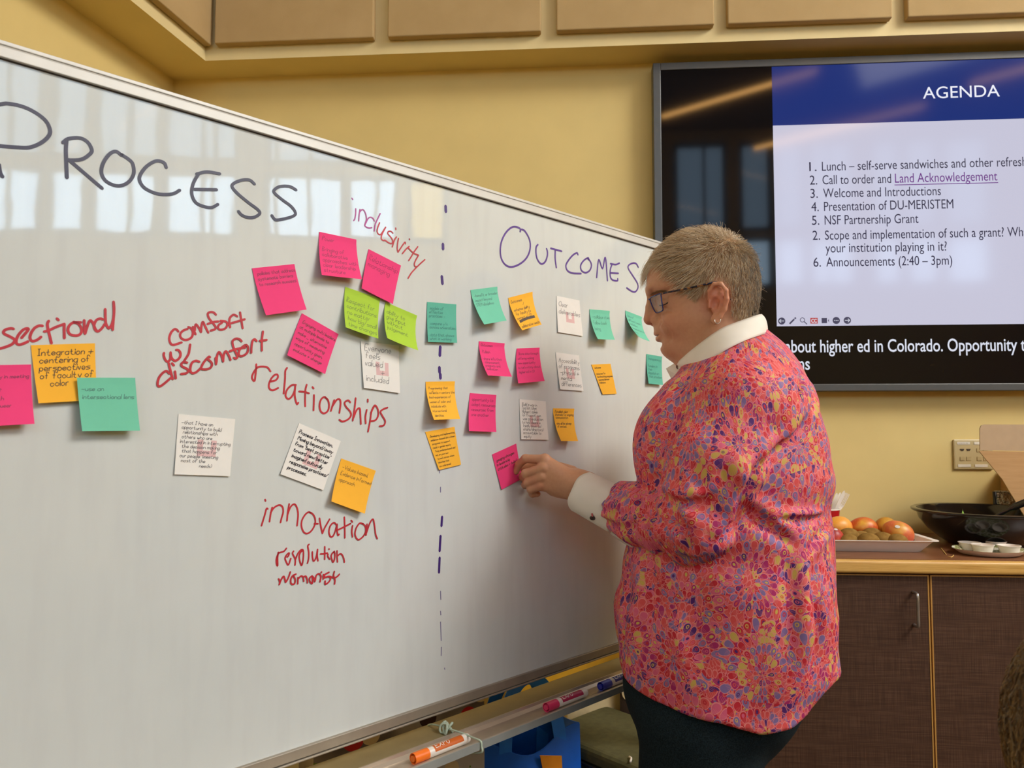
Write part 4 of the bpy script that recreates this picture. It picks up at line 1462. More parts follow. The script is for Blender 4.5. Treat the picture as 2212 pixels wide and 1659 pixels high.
# patterned paper plate with three small cups
N = Nodes('leaf_print_paper')
N.pr(.45, 0, .4)
vo = N.new('TexVoronoi')
vo.inputs['Scale'].default_value = 110
N.l.new(N.coord(), vo.inputs['Vector'])
N.base(N.ramp(vo.outputs['Distance'], [(.1, lin(92, 104, 52)), (.45, lin(150, 150, 92)), (.8, lin(228, 222, 206))]))
m_pat = N.m
QC = np.array([1.197, 2.315, ZT])
ox = np.array([1.0, .72, 1.0])
pl = empty('paper_plate', QC, 'oval paper plate with a green leaf print, carrying white sauce cups', 'plate')
t = np.arange(48) * 2 * math.pi / 48


def oval(mb, prof, c, sx, sy, mi=0):
    V = np.vstack([np.stack([c[0] + r * sx * np.cos(t), c[1] + r * sy * np.sin(t), np.full(48, c[2] + h)], 1) for r, h in prof])
    fs = [(i * 48 + j, i * 48 + (j + 1) % 48, (i + 1) * 48 + (j + 1) % 48, (i + 1) * 48 + j) for i in range(len(prof) - 1) for j in range(48)]
    return mb.add(V, fs, mi)


oval(MB(), [(.001, .0004), (.70, .0006), (.80, .003), (.98, .0155), (1, .017)], QC, .098, .080).build('underside', m_ppl, pl, smooth=True)
oval(MB(), [(1, .0171), (.965, .0165), (.80, .0052), (.69, .003), (.001, .0029)], QC, .098, .080).build('printed_face', m_pat, pl, smooth=True)
for px, py, lab in ((2095, 1187, 'small white sauce cup at the back left of the leaf-print plate'), (2123, 1192, 'small white sauce cup at the front of the leaf-print plate'),
                    (2180, 1194, 'small white sauce cup at the right of the leaf-print plate'), (2150, 1184, 'small white sauce cup at the back of the plate behind the other two')):
    c = on_z(px, py, ZT + .004)
    MB().lathe([(.022, 0), (.0235, .0005), (.0285, .019), (.0305, .020), (.0305, .0215), (.028, .0215), (.0225, .003), (.001, .0025)], c, 40, cap=False).lathe([(.022, 0), (.001, 0)], c, 40, cap=False).build(
        'sauce_cup', m_ppl, smooth=True, angle=40, label=lab, cat='cup', group='sauce cups on the leaf-print plate')

# shreds of cheese dropped on the worktop
m_chz = mat('pale_cheese', (226, 186, 104), .5)
for pts, lab in ((((2033, 1184), (2040, 1193), (2044, 1198)), 'long thin cheese shred on the worktop left of the plate'),
                 (((2048, 1202), (2056, 1203), (2060, 1199)), 'bent cheese shred on the worktop nearest the front edge')):
    MB().tube(smooth_line([on_z(*p, ZT + .0013) for p in pts], 5), .0011, 6).build('cheese_shred', m_chz, smooth=True, label=lab, cat='cheese', group='cheese shreds on the worktop')

# open cardboard carton
N = Nodes('corrugated_cardboard')
N.pr(.8, 0, .2)
N.base(N.ramp(N.noise(N.coord(scale=(1, 1, 12)), 14, 3), [(.3, lin(190, 148, 100)), (.7, lin(198, 156, 108))]))
m_card = N.m
bx = empty('cardboard_carton', (1.62, 2.56, ZT), 'open brown cardboard carton with a raised flap, at the right picture edge', 'box')
yb = 2.52
P = lambda px, py, y=yb: on_y(px, py, y)
z0, z1 = ZT, P(2212, 977)[2]
A, Bp, Cc = P(2115, 974), P(2165, 1035), P(2212, 1113)
Dd = np.array([Cc[0] + .03, yb, ZT + .02])
side = [A, Bp, Cc, Dd, (Cc[0] + .42, yb, ZT + .02), (Cc[0] + .42, yb, A[2] - .01)]
MB().prism(side, (0, .004, 0)).build('side_panel', m_card, bx)
fl = [P(2117, 972, yb - .001), P(2117, 925, yb + .012), P(2120, 919, yb + .014), P(2128, 917, yb + .0145), (Cc[0] + .42, yb + .014, P(2128, 919)[2] + .002), (Cc[0] + .42, yb - .001, A[2] - .012)]
MB().prism(fl, (0, .004, 0)).build('flap', mat('cardboard_flap', (176, 148, 114), .8, var=.04), bx)
MB().box((Cc[0] + .06, yb + .006, ZT), (Cc[0] + .42, YW - .01, ZT + .22)).build('tray_body', m_card, bx)

# crinkled foil pouch behind the bowl
N = Nodes('silver_foil')
N.pr(.25, .9, .5)
N.base(lin(176, 172, 160))
N.bump(N.noise(N.coord(), 90, 4), 1.0, .01)
m_foil = N.m
fo = empty('foil_pouch', (1.50, 2.68, ZT), 'silver foil pouch with a dark edge, behind the salad bowl', 'pouch')
p0_, p1_ = on_y(2148, 1062, 2.68), on_y(2155, 1105, 2.68)
G = []
for v_ in np.linspace(0, 1, 12):
    row = []
    for u_ in np.linspace(0, 1, 12):
        b = .022 * math.sin(math.pi * u_) * math.sin(math.pi * min(1, v_ * 1.1 + .05)) + RNG.normal(0, .0012)
        row.append([p0_[0] + .004 + u_ * .15, 2.68 - b, p0_[2] - .004 - v_ * (p0_[2] - .004 - ZT - .002)])
    G.append(row)
MB().grid(np.array(G), thick=(0, .010, 0)).build('foil_body', m_foil, fo, smooth=True)
MB().tube([(p0_[0] + .002, 2.684, p0_[2]), (p0_[0] + .004, 2.684, p0_[2] - .05), (p0_[0] + .006, 2.684, ZT + .004)], .006, 8).build('dark_edge', m_black, fo, smooth=True)
MB().tube([(p0_[0] + .002, 2.684, p0_[2]), (p0_[0] + .15, 2.684, p0_[2] - .002)], .0035, 8).build('top_seam', m_foil, fo, smooth=True)

# wall plate
m_plate = mat('beige_wall_plate', (196, 176, 128), .4, var=.02)
m_plabel = mat('white_label_strip', (226, 216, 196), .5)
m_port = mat('dark_port', (66, 52, 36), .5)
m_blank = mat('blank_port_cover', (186, 164, 116), .45)
wx0, wx1, wz1, wz0 = 1.3195, 1.450, 1.232, 1.128
op = empty('data_outlet', (1.385, YW - .01, wz0), 'beige wall data outlet with labelled ports, half behind the carton', 'outlet')
MB().box((wx0, YW - .008, wz0), (wx1, YW, wz1)).build('cover_plate', m_plate, op, bevel=.004)
for x in (wx0 + .012, wx0 + .068):
    for z in (wz1 - .018, wz0 + .009):
        MB().box((x, YW - .0092, z), (x + .042, YW - .0075, z + .009)).build('label_strip', m_plabel, op)
for x, z, m in ((wx0 + .020, .063, m_port), (wx0 + .041, .063, m_port), (wx0 + .020, .034, m_blank), (wx0 + .041, .034, m_blank), (wx0 + .076, .063, m_blank), (wx0 + .097, .063, m_blank),
                (wx0 + .076, .034, m_blank), (wx0 + .097, .034, m_blank)):
    z = wz0 + z
    if m is m_port:
        mb = MB().prism([(x, YW - .0093, z + .008), (x + .015, YW - .0093, z + .008), (x + .011, YW - .0093, z + .001), (x + .004, YW - .0093, z + .001)], (0, .002, 0))
    else:
        mb = MB().box((x, YW - .0095, z - .003), (x + .015, YW - .0075, z + .010))
    mb.build('port', m, op)
q = np.array([[wx0 + .0135 + .0022 * k, wz1 - .0135 + (.0012 if k % 2 else -.0012)] for k in range(17)])
mb = MB()
for i in (0, 4, 8, 12):                       # worn print, not legible
    L, R = ribbon2(smooth_line(q[i:i + 4], 3), .0009)
    mb.grid(np.stack([[(a[0], YW - .0094, a[1]) for a in L], [(a[0], YW - .0094, a[1]) for a in R]]))
mb.build('lettering', m_port, op, fix=False)

# ================================================================== bags on the floor behind the board
def tote(name, c, w, d, h, yaw, m, label, lean=0.0, handles=None, m_in=None, shapes=(), top_dip=.03, strap_at=.25, hl=.16):
    o = empty(name, (c[0], c[1], 0.0), label, 'bag', 'bags on the floor behind the whiteboard')
    R = rotz(yaw)
    c = np.array([c[0], c[1], 0.0])
    W2 = lambda x, y, z: np.array([x, y, z]) @ R + c
    nx, nz = 17, 13
    mb = MB()
    fr = lambda x, z, s: s * (d / 2 + .02 * math.sin(math.pi * z / h) * (1 - (2 * x / w) ** 2) + .006 * math.sin(14 * x + 6 * z) * (z / h)) * (1 - .25 * (z / h))
    tz = lambda x: h - top_dip * math.cos(math.pi * x / w) ** 2 + .008 * math.sin(19 * x)
    for s in (-1, 1):
        mb.grid(np.array([[W2(x, fr(x, z * tz(x), s), .004 + z * (tz(x) - .004)) for x in np.linspace(-w / 2, w / 2, nx)] for z in np.linspace(0, 1, nz)]), thick=(R.T @ np.array([0, 0, 0])))
    for s in (-1, 1):
        x = s * w / 2
        mb.grid(np.array([[W2(x - s * .02 * math.cos(math.pi * q / 2) * (z ** 1.5), fr(x, z * tz(x), 1) * q, .004 + z * (tz(x) - .004)) for q in np.linspace(-1, 1, 7)] for z in np.linspace(0, 1, nz)]))
    mb.box((-w / 2, -d / 2, .002), (w / 2, d / 2, .006), 0, R, c)
    body = mb.build('body', m, o, smooth=True, angle=50)
    md = body.modifiers.new('cloth', 'SOLIDIFY')
    md.thickness = .003
    if handles:
        for s in (-1, 1):
            z = tz(strap_at * w)
            pts = smooth_line([(-strap_at * w, fr(-strap_at * w, z, s), z - .09), (-strap_at * w, fr(-strap_at * w, z, s), z), (-strap_at * w * .7, s * d * .25, z + hl * .7), (0, s * d * .18, z + hl),
                               (strap_at * w * .7, s * d * .25, z + hl * .7), (strap_at * w, fr(strap_at * w, z, s), z), (strap_at * w, fr(strap_at * w, z, s), z - .09)], 6)
            V = np.array([W2(*p) for p in pts])
            side_ = np.gradient(V, axis=0)
            yv = np.array([0, 1, 0]) @ R
            sd = np.cross(side_, yv)
            sd /= np.linalg.norm(sd, axis=1, keepdims=True)
            MB().grid(np.stack([V - sd * .017, V + sd * .017]), thick=yv * s * .003).build('handle', handles, o, smooth=True, angle=40)
    for poly, ms, nm in shapes:
        q = np.array(poly, float)
        mid = q.mean(0)
        mb = MB()
        fine = np.array(smooth_line(q, 4, True)) if len(q) > 4 else q
        yf = -max(abs(fr(p[0], p[1], -1)) for p in np.vstack([fine, mid])) - .0055
        mb.prism(np.array([W2(p[0], yf, p[1]) for p in fine]), W2(0, .003, 0) - W2(0, 0, 0))
        mb.build(nm, ms, body)
    return o


m_bluebag = mat('blue_bag_cloth', (22, 92, 190), .45, var=.12, nscale=18, bump=.15, bscale=300)
m_bluestrap = mat('bright_blue_webbing', (34, 112, 206), .5)
m_gold = mat('golden_print', (222, 160, 34), .5)
m_orng = mat('orange_print', (226, 138, 30), .5)
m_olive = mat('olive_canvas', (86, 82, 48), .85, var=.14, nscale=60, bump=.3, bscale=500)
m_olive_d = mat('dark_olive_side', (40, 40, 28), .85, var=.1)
m_yel = mat('yellow_bag_cloth', (224, 172, 44), .5, var=.06)
m_navy = mat('navy_print', (24, 34, 84), .5)
m_greyg = mat('grey_green_print', (112, 128, 116), .5)
m_kraft = mat('cream_paper', (226, 206, 160), .7)
m_cof = mat('dark_brown_paper', (52, 36, 26), .6)
m_lblue = mat('pale_blue_bag', (110, 140, 152), .5)
YB = -.72                                  # bags stand parallel to the board

tote('shopping_bag', at(1132, 1590, 2.0), .27, .15, .50, 0.45, m_bluebag, 'blue shopping bag with golden shapes, under the pink marker', handles=m_bluestrap, top_dip=.05,
     shapes=[([(-.13, .37), (-.09, .43), (-.03, .36), (-.01, .31), (-.05, .28), (-.09, .31)], m_gold, 'printed_shape'), ([(.01, .45), (.07, .44), (.075, .33), (.03, .36)], m_orng, 'printed_shape'),
             ([(.03, .22), (.07, .27), (.11, .30), (.115, .20)], m_gold, 'printed_shape'), ([(-.11, .16), (-.06, .20), (-.02, .16), (-.06, .10)], m_orng, 'printed_shape')], strap_at=.28, hl=.14)
tote('shopping_bag', at(1240, 1440, 2.62), .40, .14, .56, 0.12, m_yel, 'yellow shopping bag with navy and grey squares, behind the blue one', top_dip=.01,
     shapes=[([(.02, .50), (.06, .50), (.06, .54), (.02, .54)], m_navy, 'printed_square'), ([(.20, .50), (.24, .50), (.24, .54), (.20, .54)], m_greyg, 'printed_square')])

# vegetable-print bag, partly behind the tray
N = Nodes('vegetable_print_cloth')
N.pr(.5, 0, .4)
vo = N.new('TexVoronoi')
vo.inputs['Scale'].default_value = 17
vo.inputs['Randomness'].default_value = .8
N.l.new(N.coord(), vo.inputs['Vector'])
sp = N.new('SeparateColor')
N.l.new(vo.outputs['Color'], sp.inputs[0])
pal = N.ramp(sp.outputs[0], [(0, lin(188, 34, 34)), (.28, lin(92, 128, 46)), (.5, lin(206, 182, 140)), (.66, lin(60, 34, 30)), (.82, lin(120, 150, 60))], True)
ed = N.math('GREATER_THAN', vo.outputs['Distance'], .43)
N.base(N.mix(ed, pal, N.ramp(N.noise(N.coord(), 5, 2), [(.35, lin(58, 40, 38)), (.6, lin(178, 168, 158))])))
m_veg = N.m
tote('shopping_bag', at(850, 1600, 1.78), .40, .17, .66, 0.55, m_veg, 'shopping bag printed with tomatoes and leaves, under the orange marker', top_dip=.0)

# olive soft cooler
cc_ = np.array([*at(1352, 1590, 2.09)[:2], 0])
cl = empty('soft_cooler', cc_, 'olive green soft cooler with white zip pulls, beside the dark trousers', 'cooler bag')
Rc = rotz(-.75)
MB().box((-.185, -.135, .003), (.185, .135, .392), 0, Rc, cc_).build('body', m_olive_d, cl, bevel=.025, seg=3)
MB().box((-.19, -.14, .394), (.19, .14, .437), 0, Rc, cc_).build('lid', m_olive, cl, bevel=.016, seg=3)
mb = MB()
t_ = [(-.192, -.142, .393), (.192, -.142, .393), (.192, .142, .393), (-.192, .142, .393)]
mb.tube(np.array([np.array(p) @ Rc + cc_ for p in t_]), .004, 6, closed=True).build('zip', m_black, cl)
for x, y in ((.10, -.11), (.150, -.02)):
    MB().tube(smooth_line([np.array(p) @ Rc + cc_ for p in ((x, y, .4405), (x + .012, y - .008, .443), (x + .02, y - .022, .4405))], 4), .0028, 6).build('zip_pull', m_ppl, cl, smooth=True)

# paper bags behind the cooler
pc_ = at(1280, 1500, 2.34)
tote('paper_bag', pc_, .16, .08, .505, .1, m_kraft, 'cream paper bag standing behind the olive cooler', top_dip=.0)
qc_ = np.array([*at(1378, 1510, 2.32)[:2], 0])
o = tote('paper_bag', qc_, .12, .08, .53, .1, m_cof, 'dark brown paper bag with a white ring mark, behind the cooler', top_dip=.0)
mb = MB()
Rb = rotz(.1)
for k in range(24):
    a0, a1 = 2 * math.pi * k / 24, 2 * math.pi * (k + 1) / 24
    mb.add([np.array([x, -.0425, z]) @ Rb + qc_ for x, z in ((-.03 + .026 * math.cos(a0), .488 + .026 * math.sin(a0)), (-.03 + .026 * math.cos(a1), .488 + .026 * math.sin(a1)),
                                                             (-.03 + .020 * math.cos(a1), .488 + .020 * math.sin(a1)), (-.03 + .020 * math.cos(a0), .488 + .020 * math.sin(a0)))], [(0, 1, 2, 3)])
mb.box((-.037, -.0435, .476), (-.023, -.042, .496), 0, Rb, qc_).build('ring_mark', m_kraft, o)
# ================================================================== the person at the board
PO = at(1590, 1150, 1.45)
_r = ray(1590, 1150)
EZ = -np.array([_r[0], _r[1], 0]) / math.hypot(_r[0], _r[1])     # towards the room
E2 = np.array([0, 0, 1.0])
E1 = np.cross(E2, EZ)
LM = np.stack([E1, E2, EZ])
YFLOOR = -PO[2]


def fl(px, py, z=0.0):
    """place seen at (px, py) on the plane z in front of the person's middle, in the person's own axes"""
    X = onp(px, py, PO + EZ * z, EZ)
    return (X - PO) @ LM.T


def wl_(P):
    return np.asarray(P) @ LM + PO


S1 = 1.45 / F
YK = 0.25                                  # the face is turned a little out of profile


def far(c):
    c = np.array(c, float)
    return np.array([c[0] - 2 * YK * c[2], c[1], -c[2]])


def both(P, fn, c, k, d):
    d = smin(d, fn(P, c), k)
    return smin(d, fn(P, far(c)), k)


hp = fl
HC_ = hp(1516, 604)                        # middle of the skull
# ---------------------------------------------------------------- head and neck
def skull(P):
    d = ell(P, hp(1518, 603), (.0995, .0935, .076))
    d = smin(d, ell(P, hp(1560, 632), (.060, .066, .067)), .03)
    d = smin(d, ell(P, hp(1457, 610), (.0510, .056, .060)), .02)
    return d


NOSE = [hp(1407, 640), hp(1404, 664), hp(1403.5, 689)]


def face(P):
    d = skull(P)
    d = smin(d, ell(P, hp(1484, 680), (.053, .070, .060)), .02)
    d = smin(d, ell(P, hp(1508, 700), (.058, .050, .061)), .025)              # jaw
    d = smin(d, ell(P, hp(1452, 745), (.0235, .0235, .030)), .022)            # chin
    d = smin(d, ell(P, hp(1474, 752), (.030, .020, .034)), .02)               # soft under-chin
    d = both(P, lambda p, c: ell(p, c, (.027, .024, .020)), hp(1458, 699, .036), .014, d)   # cheeks
    d = smin(d, ell(P, hp(1408, 630), (.0115, .011, .040)), .010)             # brow
    # eye hollows: the face falls away behind the plane of the lenses
    Q = np.stack([P[:, 0] + 2 * YK * np.maximum(0, -P[:, 2]), P[:, 1], np.abs(P[:, 2])], 1)
    s = (Q - hp(1418, 656, .034)) @ np.array([-.864, 0, .504])
    cv_ = np.maximum(-(s + .0085), np.abs(Q[:, 1] - hp(1418, 659)[1]) - .0165)
    d = smax(d, -cv_, .014)
    d = both(P, lambda p, c: ell(p, c, (.0125, .0115, .014)), hp(1436, 655, .030), .005, d)
    d = smin(d, ell(P, hp(1427, 684), (.016, .020, .019)), .010)
    # nose
    n = chain(P, NOSE, [.0075, .0082, .0122], .004)
    d = smin(d, n, .010)
    d = both(P, lambda p, c: ell(p, c, (.0105, .0085, .007)), hp(1418, 692, .0125), .005, d)
    d = smax(d, -ell(P, hp(1411, 700, .007), (.0045, .003, .0032)), .002)
    d = smax(d, -ell(P, far(hp(1411, 700, .007)), (.0045, .003, .0032)), .002)
    # muzzle and lips
    d = smin(d, ell(P, hp(1433, 715), (.018, .020, .027)), .012)
    d = smin(d, ell(P, hp(1422.5, 721), (.0088, .0052, .0205)), .0035)
    d = smin(d, ell(P, hp(1427, 733.5), (.0092, .0064, .0195)), .004)
    d = smax(d, -ell(P, hp(1422, 726.6), (.0150, .0013, .027)), .0024)
    d = smax(d, -ell(P, hp(1429, 744.5), (.0055, .0040, .018)), .010)          # dip under the lip
    return d


_sz = {}


def surf(fn, px, py, z0=.11, z1=-.02):
    """depth of the near surface seen at (px, py)"""
    zs = np.linspace(z0, z1, 140)
    P = np.array([hp(px, py, z) for z in zs])
    v = fn(P)
    i = np.argmax(v < 0)
    return zs[i] if v[i] < 0 else 0.0


def groove(P, d, pts, r, k):
    q = [hp(px, py, surf(face, px, py)) for px, py in pts]
    return smax(d, -chain(P, q, [r * (.6 if i in (0, len(q) - 1) else 1) for i in range(len(q))], .002), k)


_gr = [([(1431, 701), (1439, 709), (1446, 720), (1450, 733)], .0032, .007), ([(1424, 662), (1436, 667), (1449, 670)], .0022, .005), ([(1421, 682), (1427, 687), (1428.5, 695), (1425, 701)], .0026, .004)]
_grq = None


def ear_parts(P, c):
    """near or far ear round its canal c (x back, y up)"""
    sg = 1.0 if c[2] > 0 else -1.0
    q = P - c
    o = lambda x, y, z: np.array([x * S1, y * S1, z * sg])
    base = ell(q, o(4, 2, .004), (.0165, .031, .0075))
    rim = [o(-15, 4, .004), o(-14, 20, .009), (o(-4, 33, .013)), o(9, 32, .016), o(19, 18, .017), o(21, 0, .015), o(16, -20, .012), o(6, -34, .009), o(-3, -43, .007)]
    d = smin(base, chain(q, rim, [.003, .0038, .004, .0042, .0044, .0042, .004, .0045, .006], .003), .004)
    d = smin(d, ell(q, o(-4, -39, .006), (.0075, .0095, .0045)), .004)         # lobe
    d = smin(d, chain(q, [o(-13, -3, .008), o(-14, -13, .008)], [.0035, .003], .002), .003)   # tragus
    inner = [o(8, 14, .009), o(11, 0, .0085), o(7, -14, .008)]
    d = smax(d, -ell(q, o(-2, -6, .013), (.0095, .0125, .0095)), .004)         # concha
    d = smax(d, -ell(q, o(3, 17, .016), (.0095, .009, .008)), .004)
    d = smin(d, chain(q, inner, [.0028, .0034, .003], .003), .003)             # antihelix
    return d


EAR = np.array([*hp(1548, 650, .074)[:2], .072])
NK0, NK1 = hp(1548, 700), hp(1566, 800)


def head(P):
    global _grq
    d = face(P)
    if _grq is None:
        _grq = [([hp(px, py, surf(face, px, py) + .6 * r) for px, py in pts], r, k) for pts, r, k in _gr]
    for q, r, k in _grq:
        d = smax(d, -chain(P, q, [r] * len(q), .002), k)
    d = smin(d, cap(P, NK0, NK1, .060, .064), .025)
    d = smin(d, cap(P, hp(1500, 745), hp(1530, 810), .040, .050), .03)
    d = smin(d, ear_parts(P, EAR), .006)
    d = smin(d, ear_parts(P, far(EAR)), .006)
    return d


hv, hq = snet(head, hp(1380, 850) + (0, 0, -.115), hp(1655, 480) + (0, 0, .115), .0024)

# ---------------------------------------------------------------- near hand and forearm, reaching to the board
ZH = .045
h3 = lambda x, y, z=0.0: fl(1060 + x / 9.217, 950 + y / 9.217, ZH + z)
FING = {
    'index': ([h3(1090, 395, .004), h3(690, 375, -.006), h3(560, 490, -.016), h3(505, 630, -.021)], [.0098, .0085, .0076, .0066]),
    'middle': ([h3(1060, 560, .010), h3(690, 672, .004), h3(640, 735, -.022), h3(760, 690, -.034)], [.0098, .0086, .0080, .0066]),
    'ring': ([h3(1030, 735, .009), h3(735, 850, .004), h3(690, 900, -.020), h3(830, 850, -.033)], [.0094, .0082, .0076, .0064]),
    'pinky': ([h3(1000, 905, .004), h3(800, 985, .001), h3(830, 1070, -.012), h3(930, 1075, -.018)], [.0092, .0082, .0074, .0062]),
    'thumb': ([h3(1620, 640, -.028), h3(1250, 520, -.046), h3(900, 520, -.046), h3(640, 560, -.040)], [.0125, .0112, .0095, .0078]),
}
WR = h3(1800, 905, -.004)


def hand(P):
    d = None
    for a, b in ((h3(1090, 420, .002), h3(1700, 800, 0)), (h3(1060, 570, .004), h3(1740, 860, .002)), (h3(1030, 735, .003), h3(1740, 930, .002)), (h3(1010, 900, -.001), h3(1720, 1010, -.002))):
        e = cap(P, a, b, .0118, .0135)
        d = e if d is None else smin(d, e, .012)
    d = smin(d, ell(P, h3(1430, 860, -.012), (.030, .027, .014)), .012)
    d = smin(d, cap(P, h3(1500, 1040, -.012), h3(1250, 1000, -.012), .0125, .011), .01)
    d = smin(d, cap(P, h3(1480, 720, -.018), h3(1690, 800, -.012), .012, .014), .012)
    kn = [(1075, 372), (1035, 548), (1010, 715), (985, 890)]
    for (x, y), z in zip(kn, (.009, .014, .013, .007)):
        d = smin(d, sph(P, h3(x, y, z - .006), .0088), .007)
    for n, (pts, rs) in FING.items():
        d = smin(d, chain(P, pts, rs, .003), .0035 if n != 'thumb' else .006)
    # wrist and forearm
    wr = chain(P, [h3(1650, 880, -.003), WR, fl(1290, 1067, ZH + .010), fl(1340, 1090, .066)], [.0215, .0235, .0265, .031], .008)
    # a wrist is wider than it is thick
    d = smin(d, wr, .014)
    d = smin(d, cap(P, h3(1720, 740, -.004), h3(1960, 830, -.002), .0150, .018), .01)
    d = smin(d, cap(P, h3(1640, 1040, -.006), h3(1960, 1000, -.004), .0140, .018), .01)
    return d


av, aq = snet(hand, fl(1095, 1115, ZH) + (0, 0, -.075), fl(1350, 965, ZH) + (.01, 0, .07), .0017)

# plain hanging far arm with a relaxed hand, and the covered trunk: they only close the body inside the clothes
FS = fl(1585, 850, -.19)
FE = np.array([FS[0] + .015, FS[1] - .27, -.235])
FW = np.array([FE[0] - .10, FE[1] - .20, -.225])


def far_arm(P):
    d = chain(P, [FE, FW], [.040, .027], .01)
    a = (FW - FE) / np.linalg.norm(FW - FE)
    s = np.array([-a[1], a[0], 0])
    s = -s / np.linalg.norm(s)
    pc = FW + a * .05
    d = smin(d, ell(P, pc, (.034, .044, .016), Matrix(((s[0], s[1], s[2]), (a[0], a[1], a[2]), (0, 0, 1)))), .014)
    for i, (o, L) in enumerate(((-.026, .066), (-.009, .077), (.009, .080), (.026, .072))):
        b = pc + a * .036 + s * o
        d = smin(d, chain(P, [b, b + a * L * .5 + (-.004, 0, .004), b + a * L * .78 + (-.010, 0, .014), b + a * L * .95 + (-.012, 0, .026)], [.0092, .0084, .0078, .0066], .003), .0035)
    b = pc + s * .026 - a * .022
    d = smin(d, chain(P, [b, b + s * .026 + a * .022, b + s * .030 + a * .050 + (0, 0, .008)], [.0125, .0105, .0082], .003), .007)
    return d


bv_, bq_ = snet(far_arm, np.minimum(FE, FW) - (.09, .20, .07), np.maximum(FE, FW) + (.07, .05, .07), .0030)


def trunk(P):
    d = cap(P, fl(1575, 900), fl(1580, 1380), .10, .12)
    return smin(d, cap(P, fl(1575, 860), fl(1562, 740), .050), .03)


tv_, tq_ = snet(trunk, fl(1410, 1560) + (0, 0, -.24), fl(1750, 700) + (0, 0, .24), .012)

N = Nodes('skin')
N.pr(.48, 0, .38)
at_ = N.new('VertexColor', layer_name='tint')
sk = N.noise(N.coord(), 160, 3)
N.base(N.mix(N.math('MULTIPLY', N.ramp(sk, [(.35, (0, 0, 0, 1)), (.75, (1, 1, 1, 1))]), .25), at_.outputs[0], lin(176, 116, 84)))
N.b.inputs['Subsurface Weight'].default_value = .10
N.b.inputs['Subsurface Radius'].default_value = (.012, .005, .003)
N.b.inputs['Subsurface Scale'].default_value = .5
N.bump(N.noise(N.coord(), 420, 3), .12, .0008)
m_skin = N.m

mb = MB()
for v, q in ((hv, hq), (av, aq), (bv_, bq_), (tv_, tq_)):
    mb.add(wl_(v), q)
person = mb.build('person', m_skin, origin=(PO[0], PO[1], 0), smooth=True, fix=False,
                  label='person in glasses and a pink feather-print shirt, pressing a pink note onto the board', cat='person')
allv = np.vstack([hv, av, bv_, tv_])
tint = np.tile(np.array(lin(200, 148, 112)[:3]), (len(allv), 1))


def blush(c, r, col, w):
    d = np.linalg.norm(allv - c, axis=1)
    k = (np.clip(1 - d / r, 0, 1) ** 1.2 * w)[:, None]
    tint[:] = tint * (1 - k) + np.array(lin(*col)[:3]) * k


blush(hp(1404, 692), .026, (198, 112, 88), .75)
blush(hp(1450, 690, .05), .045, (198, 124, 92), .5)
blush(EAR + (0, 0, .01), .042, (214, 122, 96), .85)
blush(hp(1424, 722), .018, (176, 92, 78), .6)
blush(hp(1427, 732), .016, (178, 90, 78), .7)
blush(hp(1424, 652, .03), .022, (170, 112, 84), .45)
for px, py in ((1150, 1004), (1152, 1040), (1168, 1052)):
    blush(fl(px, py, ZH + .01), .02, (196, 118, 90), .5)

# eyelid lashes and brow
m_lash = mat('dark_lashes', (58, 42, 34), .7)
m_brow = mat('pale_brow_hair', (150, 118, 84), .8)
mb = MB()
for sx in (1, -1):
    pts = []
    for px, py in ((1424, 660), (1430, 659.5), (1437, 657), (1443, 653.5)):
        q = hp(px, py, surf(face, px, py) + .0006)
        pts.append(wl_(q if sx > 0 else far(q)))
    mb.tube(smooth_line(pts, 5), [.0006] + [.0011] * 14 + [.0006], 6)
mb.build('eyelashes', m_lash, person, smooth=True)
mb = MB()
for sx in (1, -1):
    for i in range(110):
        u = RNG.uniform(0, 1)
        px, py = 1404 + 34 * u + RNG.normal(0, .6), 636.5 - 7 * math.sin(u * 2.2) + RNG.normal(0, 1.6)
        z = surf(face, px, py, .08, 0)
        a, b = hp(px, py, z), hp(px + 7, py - 2.5 + 3 * u, surf(face, px + 7, py - 2.5 + 3 * u, .08, 0) + .0012)
        if sx < 0:
            a, b = far(a), far(b)
        mb.tube(wl_(np.array([a, (a + b) / 2 + (0, 0, .0004 * sx), b])), [.00034, .0003, .00012], 3)
mb.build('eyebrow', m_brow, person, fix=False)

# ---------------------------------------------------------------- hair: a close cap plus single strands
HAIRPOLY = np.array([(1380, 575), (1398, 568), (1424, 566), (1446, 586), (1464, 606), (1474, 628), (1492, 648), (1504, 652), (1512, 640), (1528, 625), (1536, 604), (1552, 596),
                     (1571, 604), (1578, 622), (1580, 650), (1578, 676), (1592, 700), (1640, 706), (1660, 560), (1600, 470), (1450, 470), (1370, 530)], float)


def in_poly(x, y, poly):
    r = np.zeros(len(x), bool)
    j = len(poly) - 1
    for i in range(len(poly)):
        xi, yi = poly[i]
        xj, yj = poly[j]
        c = ((yi > y) != (yj > y)) & (x < (xj - xi) * (y - yi) / (yj - yi + 1e-9) + xi)
        r ^= c
        j = i
    return r


def pix(Pl):
    """picture place of points given in the person's axes"""
    X = wl_(Pl) - CAM
    d = X @ _fw
    return W / 2 + F * (X @ _rt) / d, H / 2 - F * (X @ _up) / d


def mirror(P):
    return np.stack([P[:, 0] + 2 * YK * np.maximum(0, -P[:, 2]), P[:, 1], np.abs(P[:, 2])], 1)


def hair_mask(P):
    """inside the hair line; the far side is mirrored with the head's turn"""
    x, y = pix(mirror(P))
    return in_poly(x, y, HAIRPOLY)


